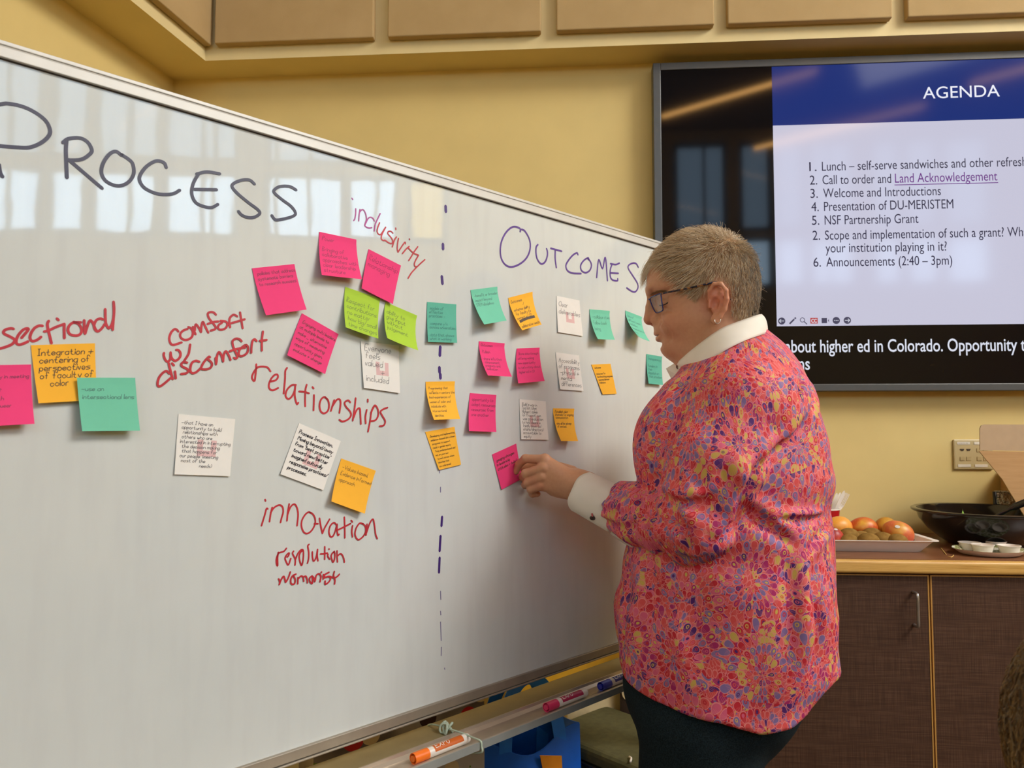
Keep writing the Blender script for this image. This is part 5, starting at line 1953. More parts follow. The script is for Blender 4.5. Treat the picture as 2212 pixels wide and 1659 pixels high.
def poly_dist(x, y, poly):
    d = np.full(len(x), 1e9)
    for i in range(len(poly)):
        a, b_ = poly[i - 1], poly[i]
        ab = b_ - a
        t = np.clip(((x - a[0]) * ab[0] + (y - a[1]) * ab[1]) / (ab @ ab), 0, 1)
        d = np.minimum(d, np.hypot(x - a[0] - t * ab[0], y - a[1] - t * ab[1]))
    return d


hm = lambda P: smin(skull(P), cap(P, hp(1556, 660), hp(1572, 730), .060, .056), .03)
# the scalp takes the hair's colour, fading into the skin at the hair line
hx2, hy2 = pix(mirror(hv))
hd = poly_dist(hx2, hy2, HAIRPOLY) * np.where(in_poly(hx2, hy2, HAIRPOLY), 1, -1)
ear_d = np.minimum(np.linalg.norm(hv - EAR, axis=1), np.linalg.norm(hv - far(EAR), axis=1))
kk = (np.clip((hd + 3) / 14, 0, 1) * np.clip((np.maximum(hm(hv), 0) < .004), 0, 1))[:, None]
tint[:len(hv)] = tint[:len(hv)] * (1 - kk) + np.array(lin(160, 126, 88)[:3]) * kk
vcol(person, tint)
CROWN = hp(1572, 532, .03)
NS = 11000
roots = []
while len(roots) < NS:
    c = RNG.normal(0, 1, (4000, 3))
    c /= np.linalg.norm(c, axis=1, keepdims=True)
    P = hp(1530, 610) + c * .11
    for _ in range(4):
        v = hm(P)
        g = grad(hm, P)
        P = P - v[:, None] * g / (g * g).sum(1, keepdims=True)
    ok = hair_mask(P) & (P[:, 1] > hp(1600, 706)[1]) & ((P[:, 2] > -.05) | (RNG.uniform(0, 1, len(P)) < .45))
    roots += list(P[ok])
P = np.array(roots[:NS])
frame = []
away = P - CROWN
fwd = np.array([-1.0, .05, 0])
x01 = np.clip((hp(1600, 600)[0] - P[:, 0]) / .20, 0, 1)                # 0 back, 1 forehead
y01 = np.clip((P[:, 1] - hp(1500, 690)[1]) / (190 * S1), 0, 1)         # 0 nape, 1 crown
sidez = np.sign(P[:, 2] + 1e-6)
dirn = away / (np.linalg.norm(away, axis=1, keepdims=True) + 1e-9)
back = P[:, 0] > CROWN[0] - .035
down = np.stack([-.35 * np.ones(NS), -np.ones(NS), .0 * sidez], 1)
wd = np.clip(1.15 - y01 * 1.2, 0, 1)[:, None]
dirn = dirn * (1 - .65 * wd) + down * .65 * wd
wb = np.clip((P[:, 0] - CROWN[0] + .062) / .055 + RNG.normal(0, .12, NS), 0, 1)[:, None]
wy = np.clip((.92 - y01) / .3, 0, 1)[:, None] * wb
dirn += (1 - wb) * np.array([-.9, -.15, 0.0]) * (.5 + y01)[:, None]
dirn = dirn * (1 - wy) + wy * np.stack([.05 - .3 * RNG.uniform(0, 1, NS), -np.ones(NS), .1 * sidez], 1)
dirn += RNG.normal(0, .16, dirn.shape)
length = np.where(back, RNG.uniform(.012, .026, NS), RNG.uniform(.020, .042, NS)) * (.45 + .55 * y01)
front = P[:, 0] < hp(1432, 560)[0]
length[front] *= 1.5
K = 6
pts = [P]
cur = P + 0
lift0 = RNG.uniform(.0018, .0058, NS) * (.35 + .9 * y01)
lift0[front] *= 1.6
curl = RNG.normal(0, .10, (NS, 3))
for k in range(1, K):
    g = grad(hm, cur)
    g /= np.linalg.norm(g, axis=1, keepdims=True) + 1e-9
    t = dirn + curl * k * .5
    t = t - g * (t * g).sum(1, keepdims=True)
    t /= np.linalg.norm(t, axis=1, keepdims=True) + 1e-9
    cur = cur + t * (length / (K - 1))[:, None]
    v = hm(cur)
    tgt = lift0 * math.sin(min(1, k / 3) * math.pi / 2) + (.0012 * k if k > 3 else 0) * (y01 > .7)
    cur = cur + g * np.where(front & (k > 2), np.maximum(0, .003 - v), tgt - v)[:, None]
    if k > 2:
        cur[front] += np.array([-.0016, -.0018, 0]) * (k - 2) * .7
    pts.append(cur + 0)
pts = np.stack(pts, 1)                     # NS, K, 3
# a few wisps standing off the crown
wis = RNG.choice(NS, 240, replace=False)
g = grad(hm, pts[wis, 0])
for k in range(1, K):
    pts[wis, k] += g * (.0022 * k) * RNG.uniform(0.2, 1.2, (240, 1))
rad = np.array([.00030, .00032, .00030, .00026, .0002, .00008])
tg = np.gradient(pts, axis=1)
tg /= np.linalg.norm(tg, axis=2, keepdims=True) + 1e-9
a = np.cross(tg, np.array([.3, .2, .93]))
a /= np.linalg.norm(a, axis=2, keepdims=True) + 1e-9
b = np.cross(tg, a)
ring = np.stack([pts + rad[None, :, None] * (math.cos(q) * a + math.sin(q) * b) for q in (0, 2.094, 4.189)], 2)   # NS,K,3,3
V = ring.reshape(-1, 3)
fi = []
base = np.arange(NS)[:, None] * K * 3
for k in range(K - 1):
    for j in range(3):
        j2 = (j + 1) % 3
        fi.append(np.concatenate([base + k * 3 + j, base + k * 3 + j2, base + (k + 1) * 3 + j2, base + (k + 1) * 3 + j], 1))
FI = np.stack(fi, 1).reshape(-1, 4)
N = Nodes('hair_strand')
N.pr(.42, 0, .4)
vc = N.new('VertexColor', layer_name='tint')
N.base(vc.outputs[0])
m_strand = N.m
st_o = MB().add(wl_(V), FI).build('hair', m_strand, person, fix=False, label='short grey-blond hair')
st_o['kind'] = 'stuff'
pal = np.array([lin(*c)[:3] for c in ((206, 182, 146), (186, 156, 118), (218, 202, 174), (166, 138, 106), (158, 146, 128), (208, 194, 170))])
greyness = np.clip((P[:, 0] - hp(1560, 0)[0]) / .05, 0, 1) * .7
pick = RNG.integers(0, 4, NS)
gp = RNG.uniform(0, 1, NS) < greyness
col = pal[pick]
col[gp] = np.array([lin(*c)[:3] for c in ((146, 136, 120), (118, 110, 98), (178, 168, 150))])[RNG.integers(0, 3, gp.sum())]
frs = front & (RNG.uniform(0, 1, NS) < .6)
col[frs] = pal[5]
vcol(st_o, np.repeat(col, K * 3, axis=0))

# ---------------------------------------------------------------- glasses
m_gblue = mat('blue_glasses_frame', (40, 44, 104), .25, metal=.3, var=.1)
N = Nodes('tortoise_temple')
N.pr(.25, 0, .5)
N.base(N.ramp(N.noise(N.coord(), 130, 2), [(.40, lin(26, 22, 30)), (.52, lin(44, 40, 70)), (.60, lin(150, 100, 50))]))
m_tort = N.m
N = Nodes('spectacle_lens')
N.n.remove(N.b)
tr = N.new('BsdfTransparent')
tr.inputs[0].default_value = (.93, .96, .96, 1)
gl = N.new('BsdfGlossy')
gl.inputs['Roughness'].default_value = .03
gl.inputs[0].default_value = (.75, .95, 1, 1)
ms = N.new('MixShader')
ms.inputs[0].default_value = .09
N.l.new(tr.outputs[0], ms.inputs[1])
N.l.new(gl.outputs[0], ms.inputs[2])
N.l.new(ms.outputs[0], N.out.inputs[0])
m_lens = N.m
gls = empty('glasses', wl_(hp(1410, 660)), 'blue rectangular glasses with mottled temples, worn by the person', 'glasses')
near = [hp(1404.2, 646, .013), hp(1408, 641.5, .022), hp(1417, 637.6, .040), hp(1425.5, 634.6, .052), hp(1427.6, 637, .054), hp(1429.6, 652, .055), hp(1432, 667, .054), hp(1431, 671, .052),
        hp(1425, 674, .040), hp(1419, 675.5, .026), hp(1415, 673, .018), hp(1408.5, 660, .0135)]
nl = smooth_line(near, 4, True)
for s in (1, -1):
    L = nl if s > 0 else np.array([far(p) for p in nl])
    MB().tube(wl_(L), .00125, 8, closed=True).build('rim', m_gblue, gls, smooth=True)
    n = len(L)
    c = L.mean(0)
    mb = MB()
    mb.add(wl_(np.vstack([L, [c + (-.0012, 0, 0)]])), [(i, (i + 1) % n, n) for i in range(n)])
    mb.build('lens', m_lens, gls, smooth=True, fix=False)
    hinge = hp(1427, 636, .056)
    tip = hp(1534, 612, .083)
    end = hp(1572, 640, .076)
    T = [hinge, hp(1432, 633.5, .0665), hp(1480, 624, .078), tip, hp(1548, 610, .080), hp(1562, 622, .078), hp(1577, 648, .0735)]
    T = smooth_line(T if s > 0 else [far(p) for p in T], 6)
    MB().tube(wl_(T), .0017, 8, flat=.6).build('temple', m_tort, gls, smooth=True)
br = smooth_line([hp(1404.4, 647, .013), hp(1400.5, 646, .006), hp(1399.5, 646, -.002), far(hp(1404.4, 647, .013))], 5)
MB().tube(wl_(br), .0013, 8).build('bridge', m_gblue, gls, smooth=True)

# earring
m_silver = mat('silver_earring', (214, 204, 190), .2, metal=1.0, var=.02)
ec = hp(1550, 691, .088)
t = np.linspace(-.2, math.pi + .2, 20)
ring_ = np.array([ec + np.array([.0052 * math.cos(q), -.0068 * math.sin(q), .002 * math.sin(q)]) for q in t])
MB().tube(wl_(ring_), .0008, 8).build('hoop_earring', m_silver, smooth=True, label='small silver hoop earring in the visible ear lobe', cat='earring')

# ---------------------------------------------------------------- shirt
ROWS = [(700, 1596, 1640, .015), (722, 1570, 1664, .045), (750, 1530, 1694, .090), (790, 1474, 1727, .138), (830, 1452, 1750, .172), (900, 1433, 1775, .19), (960, 1414, 1789, .195),
        (1020, 1396, 1795, .198), (1100, 1378, 1791, .198), (1190, 1360, 1800, .20), (1250, 1348, 1809, .205), (1304, 1340, 1815, .207), (1360, 1337, 1808, .207), (1415, 1337, 1806, .205),
        (1480, 1346, 1802, .20), (1600, 1352, 1798, .195)]
ry = np.array([fl(1590, r[0])[1] for r in ROWS])[::-1]
rl = np.array([fl(r[1], r[0])[0] for r in ROWS])[::-1]
rr = np.array([fl(r[2], r[0])[0] for r in ROWS])[::-1]
rz = np.array([r[3] for r in ROWS])[::-1]
SH, UM, EL, FM, CF = fl(1600, 893, .140), fl(1548, 1000, .178), fl(1497, 1130, .178), fl(1425, 1123, .122), fl(1336, 1093, .066)
SLV = [SH, UM, EL, FM, CF]
SLR = [.074, .084, .072, .056, .0455]
HEM = np.array([(1336, 1440), (1354, 1458), (1420, 1486), (1480, 1501), (1555, 1517), (1600, 1533), (1640, 1546), (1706, 1541), (1739, 1528), (1778, 1490), (1803, 1474), (1830, 1468)], float)
hx_ = np.array([fl(px, py, .10)[0] for px, py in HEM])
hy_ = np.array([fl(px, py, .10)[1] for px, py in HEM])


def seg_coord(P, pts):
    """nearest bone of a chain: distance along, perpendicular vector"""
    best = np.full(len(P), 1e9)
    along = np.zeros(len(P))
    vec = np.zeros((len(P), 3))
    idx = np.zeros(len(P), int)
    acc = 0
    for i in range(len(pts) - 1):
        a, b = pts[i], pts[i + 1]
        ab = b - a
        L = np.linalg.norm(ab)
        tu = ((P - a) @ ab) / L ** 2
        t = np.clip(tu, 0, 1)
        q = P - a - t[:, None] * ab
        d = np.linalg.norm(q, axis=1)
        m = d < best
        tt = np.where((tu < 0) & (i == 0), tu, t)
        best[m], along[m], idx[m] = d[m], (acc + tt * L)[m], i
        vec[m] = q[m]
        acc += L
    return best, along, vec, idx


def torso(P):
    y = P[:, 1]
    l, r_, z = np.interp(y, ry, rl), np.interp(y, ry, rr), np.interp(y, ry, rz)
    cx, rx = (l + r_) / 2, (r_ - l) / 2
    u = np.abs((P[:, 0] - cx) / rx) ** 2.25 + np.abs(P[:, 2] / z) ** 2.25
    d = (u ** (1 / 2.25) - 1) * np.minimum(rx, z) * .92
    return d


def folds(P):
    """cloth folds of the trunk: hanging pleats, drag lines from the armhole, the crease across the back"""
    x, y, z = P.T
    a = np.arctan2(z, x)
    low = np.clip((fl(0, 1180)[1] - y) / .25, 0, 1)
    w = .0045 * low * np.sin(a * 9 + 7 * y + 1.2 * np.sin(9 * y)) + .0036 * np.sin(a * 5 - 16 * y + 2.3 * np.sin(7 * x))
    w += .0024 * np.sin(31 * x + 22 * y + 3 * np.sin(18 * y - 9 * x))
    return w


def sleeve0(P):
    d, al, vec, idx = seg_coord(P, SLV)
    acc = np.concatenate([[0], np.cumsum([np.linalg.norm(SLV[i + 1] - SLV[i]) for i in range(4)])])
    return d - np.interp(al, acc, SLR)


def csurf(px, py):
    """place on the near side of the shirt seen at (px, py)"""
    zs = np.linspace(.32, -.05, 190)
    Q = np.array([fl(px, py, z) for z in zs])
    v = smin(torso(Q), sleeve0(Q), .012)
    i = np.argmax(v < 0)
    return Q[i] if v[i] < 0 else Q[np.argmin(v)]


# folds of the cloth: valley lines (picture points), width, depth, on which side the ridge rises
FOLDS = [
    ("1424,1066 1446,1078 1476,1088 1512,1086 1540,1075", .010, .014, -1), ("1384,1076 1392,1106 1410,1150 1434,1196 1458,1221", .008, .011, 1),
    ("1402,1092 1424,1126 1450,1164", .007, .007, 1), ("1440,1084 1468,1122 1490,1170 1482,1206", .010, .010, -1), ("1338,1066 1352,1073 1366,1084", .006, .006, 1),
    ("1640,1005 1622,1042 1605,1078 1597,1124 1572,1150 1545,1176", .012, .017, 1), ("1424,1050 1424,1000 1430,940 1450,876 1486,832", .011, .010, -1),
    ("1742,905 1718,946 1674,974 1654,1004", .011, .013, 1), ("1730,816 1722,840 1707,876 1697,920", .007, .009, 1), ("1746,822 1752,862 1752,892", .006, .007, -1),
    ("1638,862 1652,880 1664,896", .009, .006, 1), ("1676,1120 1720,1123 1760,1122 1788,1117", .006, .010, -1), ("1744,1192 1764,1164 1786,1140", .007, .007, 1),
    ("1762,1216 1752,1290 1764,1370 1752,1450", .013, .008, 1), ("1606,1096 1650,1130 1712,1176", .012, .009, -1), ("1398,1206 1408,1290 1384,1390", .014, .007, 1),
    ("1700,1210 1712,1300 1700,1420", .016, .006, -1), ("1520,1240 1500,1330 1510,1440", .020, .006, 1), ("1356,1260 1352,1330 1346,1400", .010, .006, 1),
    ("1560,1000 1580,1050 1572,1096", .014, .007, -1), ("1500,1000 1506,1040 1530,1064", .012, .006, 1), ("1462,1206 1490,1212 1530,1194", .008, .006, -1),
]
FQ = []
for s_, r_, dp, sd in FOLDS:
    q = np.array([[float(c) for c in p.split(',')] for p in s_.split()])
    q = smooth_line(q, 2)
    t_ = np.gradient(q, axis=0)
    t_ /= np.linalg.norm(t_, axis=1, keepdims=True)
    o_ = q + np.stack([-t_[:, 1], t_[:, 0]], 1) * sd * r_ * 1.7 / S1
    FQ.append((np.array([csurf(*p) for p in q]), np.array([csurf(*p) for p in o_]), r_, dp))


def poly_d(P, q):
    d = np.full(len(P), 1e9)
    e = np.zeros(len(P))
    for i in range(len(q) - 1):
        a, ab = q[i], q[i + 1] - q[i]
        t = np.clip(((P - a) @ ab) / (ab @ ab + 1e-12), 0, 1)
        k = np.linalg.norm(P - a - t[:, None] * ab, axis=1)
        m = k < d
        d[m] = k[m]
        e[m] = ((i + t) / (len(q) - 1))[m]
    return d, np.sin(np.pi * np.clip(e, .02, .98)) ** .5


def add_folds(P, d):
    m = np.abs(d) < .035
    if m.any():
        Q, w = P[m], np.zeros(m.sum())
        for val, rid, r, dp in FQ:
            near = np.linalg.norm(Q - val.mean(0), axis=1) < .20
            if near.any():
                k, t = poly_d(Q[near], val)
                w[near] += 1.45 * dp * t * np.exp(-(k / r) ** 2)
                k, t = poly_d(Q[near], rid)
                w[near] -= dp * .9 * t * np.exp(-(k / (r * 1.2)) ** 2)
        d = d.copy()
        d[m] += w
    return d


def sleeve(P):
    d, al, vec, idx = seg_coord(P, SLV)
    acc = np.concatenate([[0], np.cumsum([np.linalg.norm(SLV[i + 1] - SLV[i]) for i in range(4)])])
    r = np.interp(al, acc, SLR)
    ang = np.arctan2(vec[:, 1], vec[:, 0] * .6 + vec[:, 2])
    # crumpled rings round the elbow and gathers into the cuff
    e = np.exp(-((al - acc[2] - .03) / .09) ** 2)
    w = e * (.0045 * np.sin(al * 105 + 2.2 * np.sin(ang * 2) + 1.4 * ang)) + .0025 * np.sin(al * 38 + 3 * ang)
    g = np.clip((al - acc[3]) / (acc[4] - acc[3]), 0, 1)
    w = w + .004 * g * np.sin(ang * 7 + al * 30) + .006 * np.sin(np.pi * g) * (g > 0)
    return smax(d - r - w, (P - CF) @ CFA, .003)


CFA = (CF - FM) / np.linalg.norm(CF - FM)


def shirt(P):
    t = torso(P) - folds(P)
    t = smin(t, cap(P, fl(1580, 850, .10), fl(1612, 876, .150), .05, .068), .04)
    t = smin(t, cap(P, fl(1580, 850, -.10), fl(1612, 876, -.150), .05, .068), .04)
    t = smin(t, ell(P, fl(1470, 960, .085), (.085, .10, .085)), .05)
    # far sleeve, hanging
    t = smin(t, chain(P, [FS, FE, FW + (FE - FW) * .25], [.078, .066, .046], .02), .03)
    s = sleeve(P)
    hi = np.clip((P[:, 1] - fl(0, 930)[1]) / .10, 0, 1)
    d = smin(t, s, .0025) * (1 - hi) + smin(t, s, .045) * hi
    d = add_folds(P, d)
    hem = np.interp(P[:, 0], hx_, hy_) + np.where(P[:, 2] < 0, .01, 0)
    return smax(d, hem - P[:, 1], .004)


sv, sq = snet(shirt, fl(1300, 1600) + (0, 0, -.345), fl(1850, 680) + (0, 0, .345), .0053, proj=2)
# print coordinates: round the trunk, or round and along the sleeve
dS, alS, vecS, idS = seg_coord(sv, SLV)
tor = torso(sv)
slv_v = sleeve(sv)
face_slv = (slv_v[sq].mean(1) < tor[sq].mean(1) - .002)
ut = np.stack([np.arctan2(sv[:, 2], sv[:, 0] - .01) * .205, sv[:, 1]], 1)
drop = UM[2] + .085 - sv[:, 2]
us = np.stack([sv[:, 0] + .85 * np.clip((sv[:, 0] - UM[0]) / .05, -1, 1) * drop + 3.1, sv[:, 1] - .30 * sv[:, 2] + 1.7], 1)
me_uv = np.where(face_slv[:, None, None], us[sq], ut[sq])
# faces that straddle the seam at the hidden back of a tube: unwrap
per = np.where(face_slv, 1e6, 2 * math.pi * .205)
u0 = me_uv[:, 0, 0][:, None]
me_uv[:, :, 0] -= np.round((me_uv[:, :, 0] - u0) / per[:, None]) * per[:, None]

N = Nodes('feather_print_cloth')
N.pr(.62, 0, .25)
uvn = N.new('UVMap', uv_map='print')
U = uvn.outputs[0]
wob = N.new('TexNoise')
wob.inputs['Scale'].default_value = 16
N.l.new(U, wob.inputs['Vector'])
mxv = N.new('VectorMath', operation='MULTIPLY_ADD')
N.l.new(wob.outputs['Color'], mxv.inputs[0])
mxv.inputs[1].default_value = (.018, .018, 0)
N.l.new(U, mxv.inputs[2])
U = mxv.outputs[0]


def fan_layer(cell, rows, shift):
    """peacock fans: petals in rings round scattered centres"""
    sc = N.new('VectorMath', operation='MULTIPLY_ADD')
    N.l.new(U, sc.inputs[0])
    sc.inputs[1].default_value = (1 / cell, 1 / cell * .86, 1)
    sc.inputs[2].default_value = (shift, shift * 1.7, 0)
    vo = N.new('TexVoronoi', voronoi_dimensions='2D')
    vo.inputs['Scale'].default_value = 1
    vo.inputs['Randomness'].default_value = .38
    N.l.new(sc.outputs[0], vo.inputs['Vector'])
    df = N.new('VectorMath', operation='SUBTRACT')
    N.l.new(sc.outputs[0], df.inputs[0])
    N.l.new(vo.outputs['Position'], df.inputs[1])
    sx = N.new('SeparateXYZ')
    N.l.new(df.outputs[0], sx.inputs[0])
    cc = N.new('SeparateColor')
    N.l.new(vo.outputs['Color'], cc.inputs[0])
    x, y = sx.outputs[0], N.math('ADD', sx.outputs[1], .22)
    r = N.math('SQRT', N.math('ADD', N.math('MULTIPLY', x, x), N.math('MULTIPLY', y, y)))
    th = N.math('ARCTAN2', x, y)
    rr = N.math('MULTIPLY', N.math('POWER', r, .72), rows)
    row = N.math('FLOOR', rr)
    fr = N.math('FRACT', rr)
    n = N.math('MULTIPLY_ADD', row, 5.0, 8.0)
    a = N.math('ADD', N.math('MULTIPLY', N.math('MULTIPLY', th, 1 / (2 * math.pi)), n), N.math('MULTIPLY', N.math('MODULO', row, 2.0), .5))
    idx = N.math('FLOOR', a)
    fa = N.math('SUBTRACT', N.math('FRACT', a), .5)
    fv = N.math('SUBTRACT', fr, .46)
    # a petal: narrow at its foot, round at its tip
    wx = N.math('MULTIPLY', fa, N.math('MULTIPLY_ADD', fr, -.85, 2.45))
    e = N.math('SQRT', N.math('ADD', N.math('MULTIPLY', wx, wx), N.math('MULTIPLY', N.math('MULTIPLY', fv, fv), 3.1)))
    ty = N.math('SUBTRACT', fr, .60)
    eye = N.math('SQRT', N.math('ADD', N.math('MULTIPLY', N.math('MULTIPLY', fa, fa), 5.2), N.math('MULTIPLY', N.math('MULTIPLY', ty, ty), 5.0)))
    cv3 = N.new('CombineXYZ')
    N.l.new(row, cv3.inputs[0])
    N.l.new(idx, cv3.inputs[1])
    N.l.new(N.math('MULTIPLY', cc.outputs[0], 57.0), cv3.inputs[2])
    wnz = N.new('TexWhiteNoise', noise_dimensions='3D')
    N.l.new(cv3.outputs[0], wnz.inputs['Vector'])
    rowv = N.new('TexWhiteNoise', noise_dimensions='2D')
    cv4 = N.new('CombineXYZ')
    N.l.new(row, cv4.inputs[0])
    N.l.new(N.math('MULTIPLY', cc.outputs[1], 31.0), cv4.inputs[1])
    N.l.new(cv4.outputs[0], rowv.inputs['Vector'])
    # ring colour mostly shared along a ring, sometimes odd petals
    pick = N.math('FRACT', N.math('ADD', rowv.outputs['Value'], N.math('MULTIPLY', N.math('POWER', wnz.outputs['Value'], 3.0), .5)))
    return dict(e=e, eye=eye, pick=pick, rnd=wnz.outputs['Value'], fa=fa, fr=fr, row=row)


CORAL, RED, MAG, LIL, PUR, PINK, GOLD, SALM, PEACH = (lin(*c) for c in ((216, 80, 78), (196, 42, 54), (170, 42, 100), (130, 106, 152), (84, 40, 108), (214, 94, 122), (204, 168, 84), (220, 98, 98), (224, 128, 112)))
A_ = fan_layer(.108, 7.6, .3)
petal = N.ramp(A_['pick'], [(0, RED), (.13, CORAL), (.24, LIL), (.37, MAG), (.48, PINK), (.60, PUR), (.70, CORAL), (.80, LIL), (.90, GOLD)], True)
eyec = N.ramp(N.math('FRACT', N.math('MULTIPLY', A_['rnd'], 7.3)), [(0, GOLD), (.35, CORAL), (.55, RED), (.75, PINK), (.9, PUR)], True)
# fine ground between the petals: small scales
gv = N.new('TexVoronoi', voronoi_dimensions='2D')
gv.inputs['Scale'].default_value = 165
N.l.new(U, gv.inputs['Vector'])
gs = N.new('SeparateColor')
N.l.new(gv.outputs['Color'], gs.inputs[0])
ground = N.ramp(gs.outputs[0], [(0, SALM), (.30, CORAL), (.5, MAG), (.62, PEACH), (.78, RED), (.9, GOLD)], True)
gl_ = N.math('LESS_THAN', gv.outputs['Distance'], .24)
ground = N.mix(gl_, ground, N.ramp(gs.outputs[1], [(0, PINK), (.4, RED), (.7, LIL)], True))
LINE = lin(230, 138, 136)
inside = N.math('LESS_THAN', A_['e'], .92)
edge = N.math('MULTIPLY', N.math('GREATER_THAN', A_['e'], .78), inside)
vein = N.math('MULTIPLY', N.math('GREATER_THAN', N.math('SINE', N.math('MULTIPLY', A_['fa'], 42.0)), .72), N.math('LESS_THAN', A_['fr'], .42))
eyeon = N.math('MULTIPLY', N.math('LESS_THAN', A_['eye'], .40), N.math('GREATER_THAN', A_['rnd'], .30))
eye2 = N.math('MULTIPLY', N.math('LESS_THAN', A_['eye'], .20), N.math('GREATER_THAN', A_['rnd'], .55))
c = N.mix(N.math('MULTIPLY', vein, .5), petal, LINE)
c = N.mix(eyeon, c, eyec)
c = N.mix(eye2, c, petal)
c = N.mix(N.math('MULTIPLY', edge, .85), c, LINE)
c = N.mix(inside, ground, c)
# patches where the print is small
B_ = fan_layer(.048, 4.2, 4.1)
pb = N.ramp(B_['pick'], [(0, CORAL), (.2, RED), (.35, LIL), (.5, SALM), (.65, PUR), (.8, GOLD), (.9, MAG)], True)
eb = N.math('MULTIPLY', N.math('GREATER_THAN', B_['e'], .74), N.math('LESS_THAN', B_['e'], .96))
pb = N.mix(N.math('MULTIPLY', eb, .8), pb, LINE)
msk = N.math('GREATER_THAN', N.noise(U, 13, 1), .60)
c = N.mix(msk, c, pb)
N.base(c)
N.bump(N.noise(U, 900, 2), .10, .0006)
m_print_shirt = N.m
shirt_o = MB().add(wl_(sv), sq).build('shirt', m_print_shirt, person, smooth=True, fix=False, label='coral, pink and purple feather-print shirt')
uvl = shirt_o.data.uv_layers.new(name='print')
uvl.data.foreach_set('uv', me_uv.reshape(-1).astype(np.float32))
# ---------------------------------------------------------------- white collar, cuff and buttons
N = Nodes('white_cotton')
N.pr(.7, 0, .25)
N.base(N.ramp(N.noise(N.coord(), 14, 3), [(.3, lin(226, 218, 202)), (.7, lin(236, 230, 216))]))
N.bump(N.noise(N.coord(), 26, 2), .25, .004)
m_cot = N.m
m_btn = mat('brown_button', (128, 92, 78), .3, var=.1)
m_btn_d = mat('dark_metal_button', (92, 84, 78), .3, metal=.5)
m_thread = mat('pink_thread', (190, 96, 96), .8)

# outer fold of the collar: upper edge hugging the neck, lower edge on the shoulders (near half from the nape round to the throat, far half mirrored)
up = [(1648, 679, .000), (1640, 680, .030), (1622, 686, .055), (1597, 694.5, .072), (1561, 708.5, .080), (1525, 732, .078), (1489, 759.5, .062), (1468, 777, .036), (1459, 784, .012)]
lo = [(1657, 721, .000), (1650, 722, .040), (1634, 727, .075), (1609, 736, .100), (1573, 753, .114), (1540, 774, .112), (1516, 790, .098), (1503, 802, .074), (1495.5, 809, .050)]
UP = smooth_line([hp(*p) for p in up], 4)
LO = smooth_line([hp(*p) for p in lo], 4)
m_ = len(UP)
UPf = np.array([(p[0] - .25 * p[2] * (i / m_), p[1], -p[2]) for i, p in enumerate(UP)])
LOf = np.array([(p[0] - .25 * p[2] * (i / m_), p[1] + .006 * (i / m_), -p[2]) for i, p in enumerate(LO)])
UPA = np.vstack([UP[::-1], UPf[1:]])
LOA = np.vstack([LO[::-1], LOf[1:]])
rows = []
for t in np.linspace(0, 1, 9):
    q = UPA * (1 - t) + LOA * t
    bul = .0025 * math.sin(math.pi * t) - .003 * math.exp(-(t / .12) ** 2)
    ctr = (UPA + LOA) / 2
    out = ctr - ctr.mean(0)
    out[:, 1] = .012
    out /= np.linalg.norm(out, axis=1, keepdims=True)
    rows.append(q + out * bul)
G = np.array([wl_(r) for r in rows])
col_o = MB().grid(G).build('collar', m_cot, person, smooth=True, fix=True, label='white collar')
sm_ = col_o.modifiers.new('cloth', 'SOLIDIFY')
sm_.thickness = .0032
sm_.offset = 0
# inner stand of the collar
rows = []
for t in np.linspace(0, 1, 5):
    q = UPA * 1.0
    cen = hp(1556, 725)
    q = cen + (q - cen) * np.array([.965, 1, .94])
    q[:, 1] -= .002 + t * .045
    rows.append(wl_(q))
si = MB().grid(np.array(rows)).build('collar_stand', m_cot, col_o, smooth=True)
sm_ = si.modifiers.new('cloth', 'SOLIDIFY')
sm_.thickness = .002
# far collar point and the button stand showing at the throat
ft = np.array([hp(1438.5, 796, -.012), hp(1459.5, 783, .004), hp(1482, 800, .028), hp(1468, 813, .022), hp(1451, 820.5, -.004)])
MB().prism(wl_(ft), EZ * -.003).build('collar_point', m_cot, col_o)
for px, py, z in ((1471, 801.5, .0245), (1465.5, 792.5, .0165)):
    c = wl_(hp(px, py, z + .0005))
    Rm = np.stack([E1, E2, EZ])
    b = MB().lathe([(.0001, .0006), (.0030, .0006), (.0038, .0018), (.0046, .0020), (.0048, .0008), (.0046, -.0004), (.0001, -.0004)], c, 20, R=Rm, cap=False).build('button', m_btn, col_o, smooth=True, angle=40)
    for dx in (-.0008, .0008):
        MB().lathe([(.0001, .0011), (.0005, .001), (.0005, .0004)], c + E1 * dx, 8, R=Rm, cap=False).build('thread', m_cot, b)

# the turned white cuff
ca, cb = fl(1258, 1063, ZH + .004), fl(1334, 1102, .062)
ax = (cb - ca) / np.linalg.norm(cb - ca)
v1 = np.array([0, 0, 1.0]) - ax * ax[2]
v1 /= np.linalg.norm(v1)
v2 = np.cross(ax, v1)
rows = []
for t in np.linspace(-.02, 1.10, 12):
    cpt = ca + (cb - ca) * t
    ru = np.interp(t, [0, 1], [.0415, .0445])
    rv = np.interp(t, [0, 1], [.034, .040])
    q = np.linspace(0, 2 * math.pi, 49)[:-1]
    rows.append([wl_(cpt + v2 * ru * math.cos(k) + v1 * rv * math.sin(k) + ax * (-.010 * math.sin(k) * (1 - t) + .0012 * math.sin(5 * k + 4 * t))) for k in q])
rows = np.array(rows)
rows = np.concatenate([rows, rows[:, :1]], 1)
cuff = MB().grid(rows).build('cuff', m_cot, person, smooth=True, label='turned-back white cuff')
sm_ = cuff.modifiers.new('cloth', 'SOLIDIFY')
sm_.thickness = .003
sm_.offset = -1
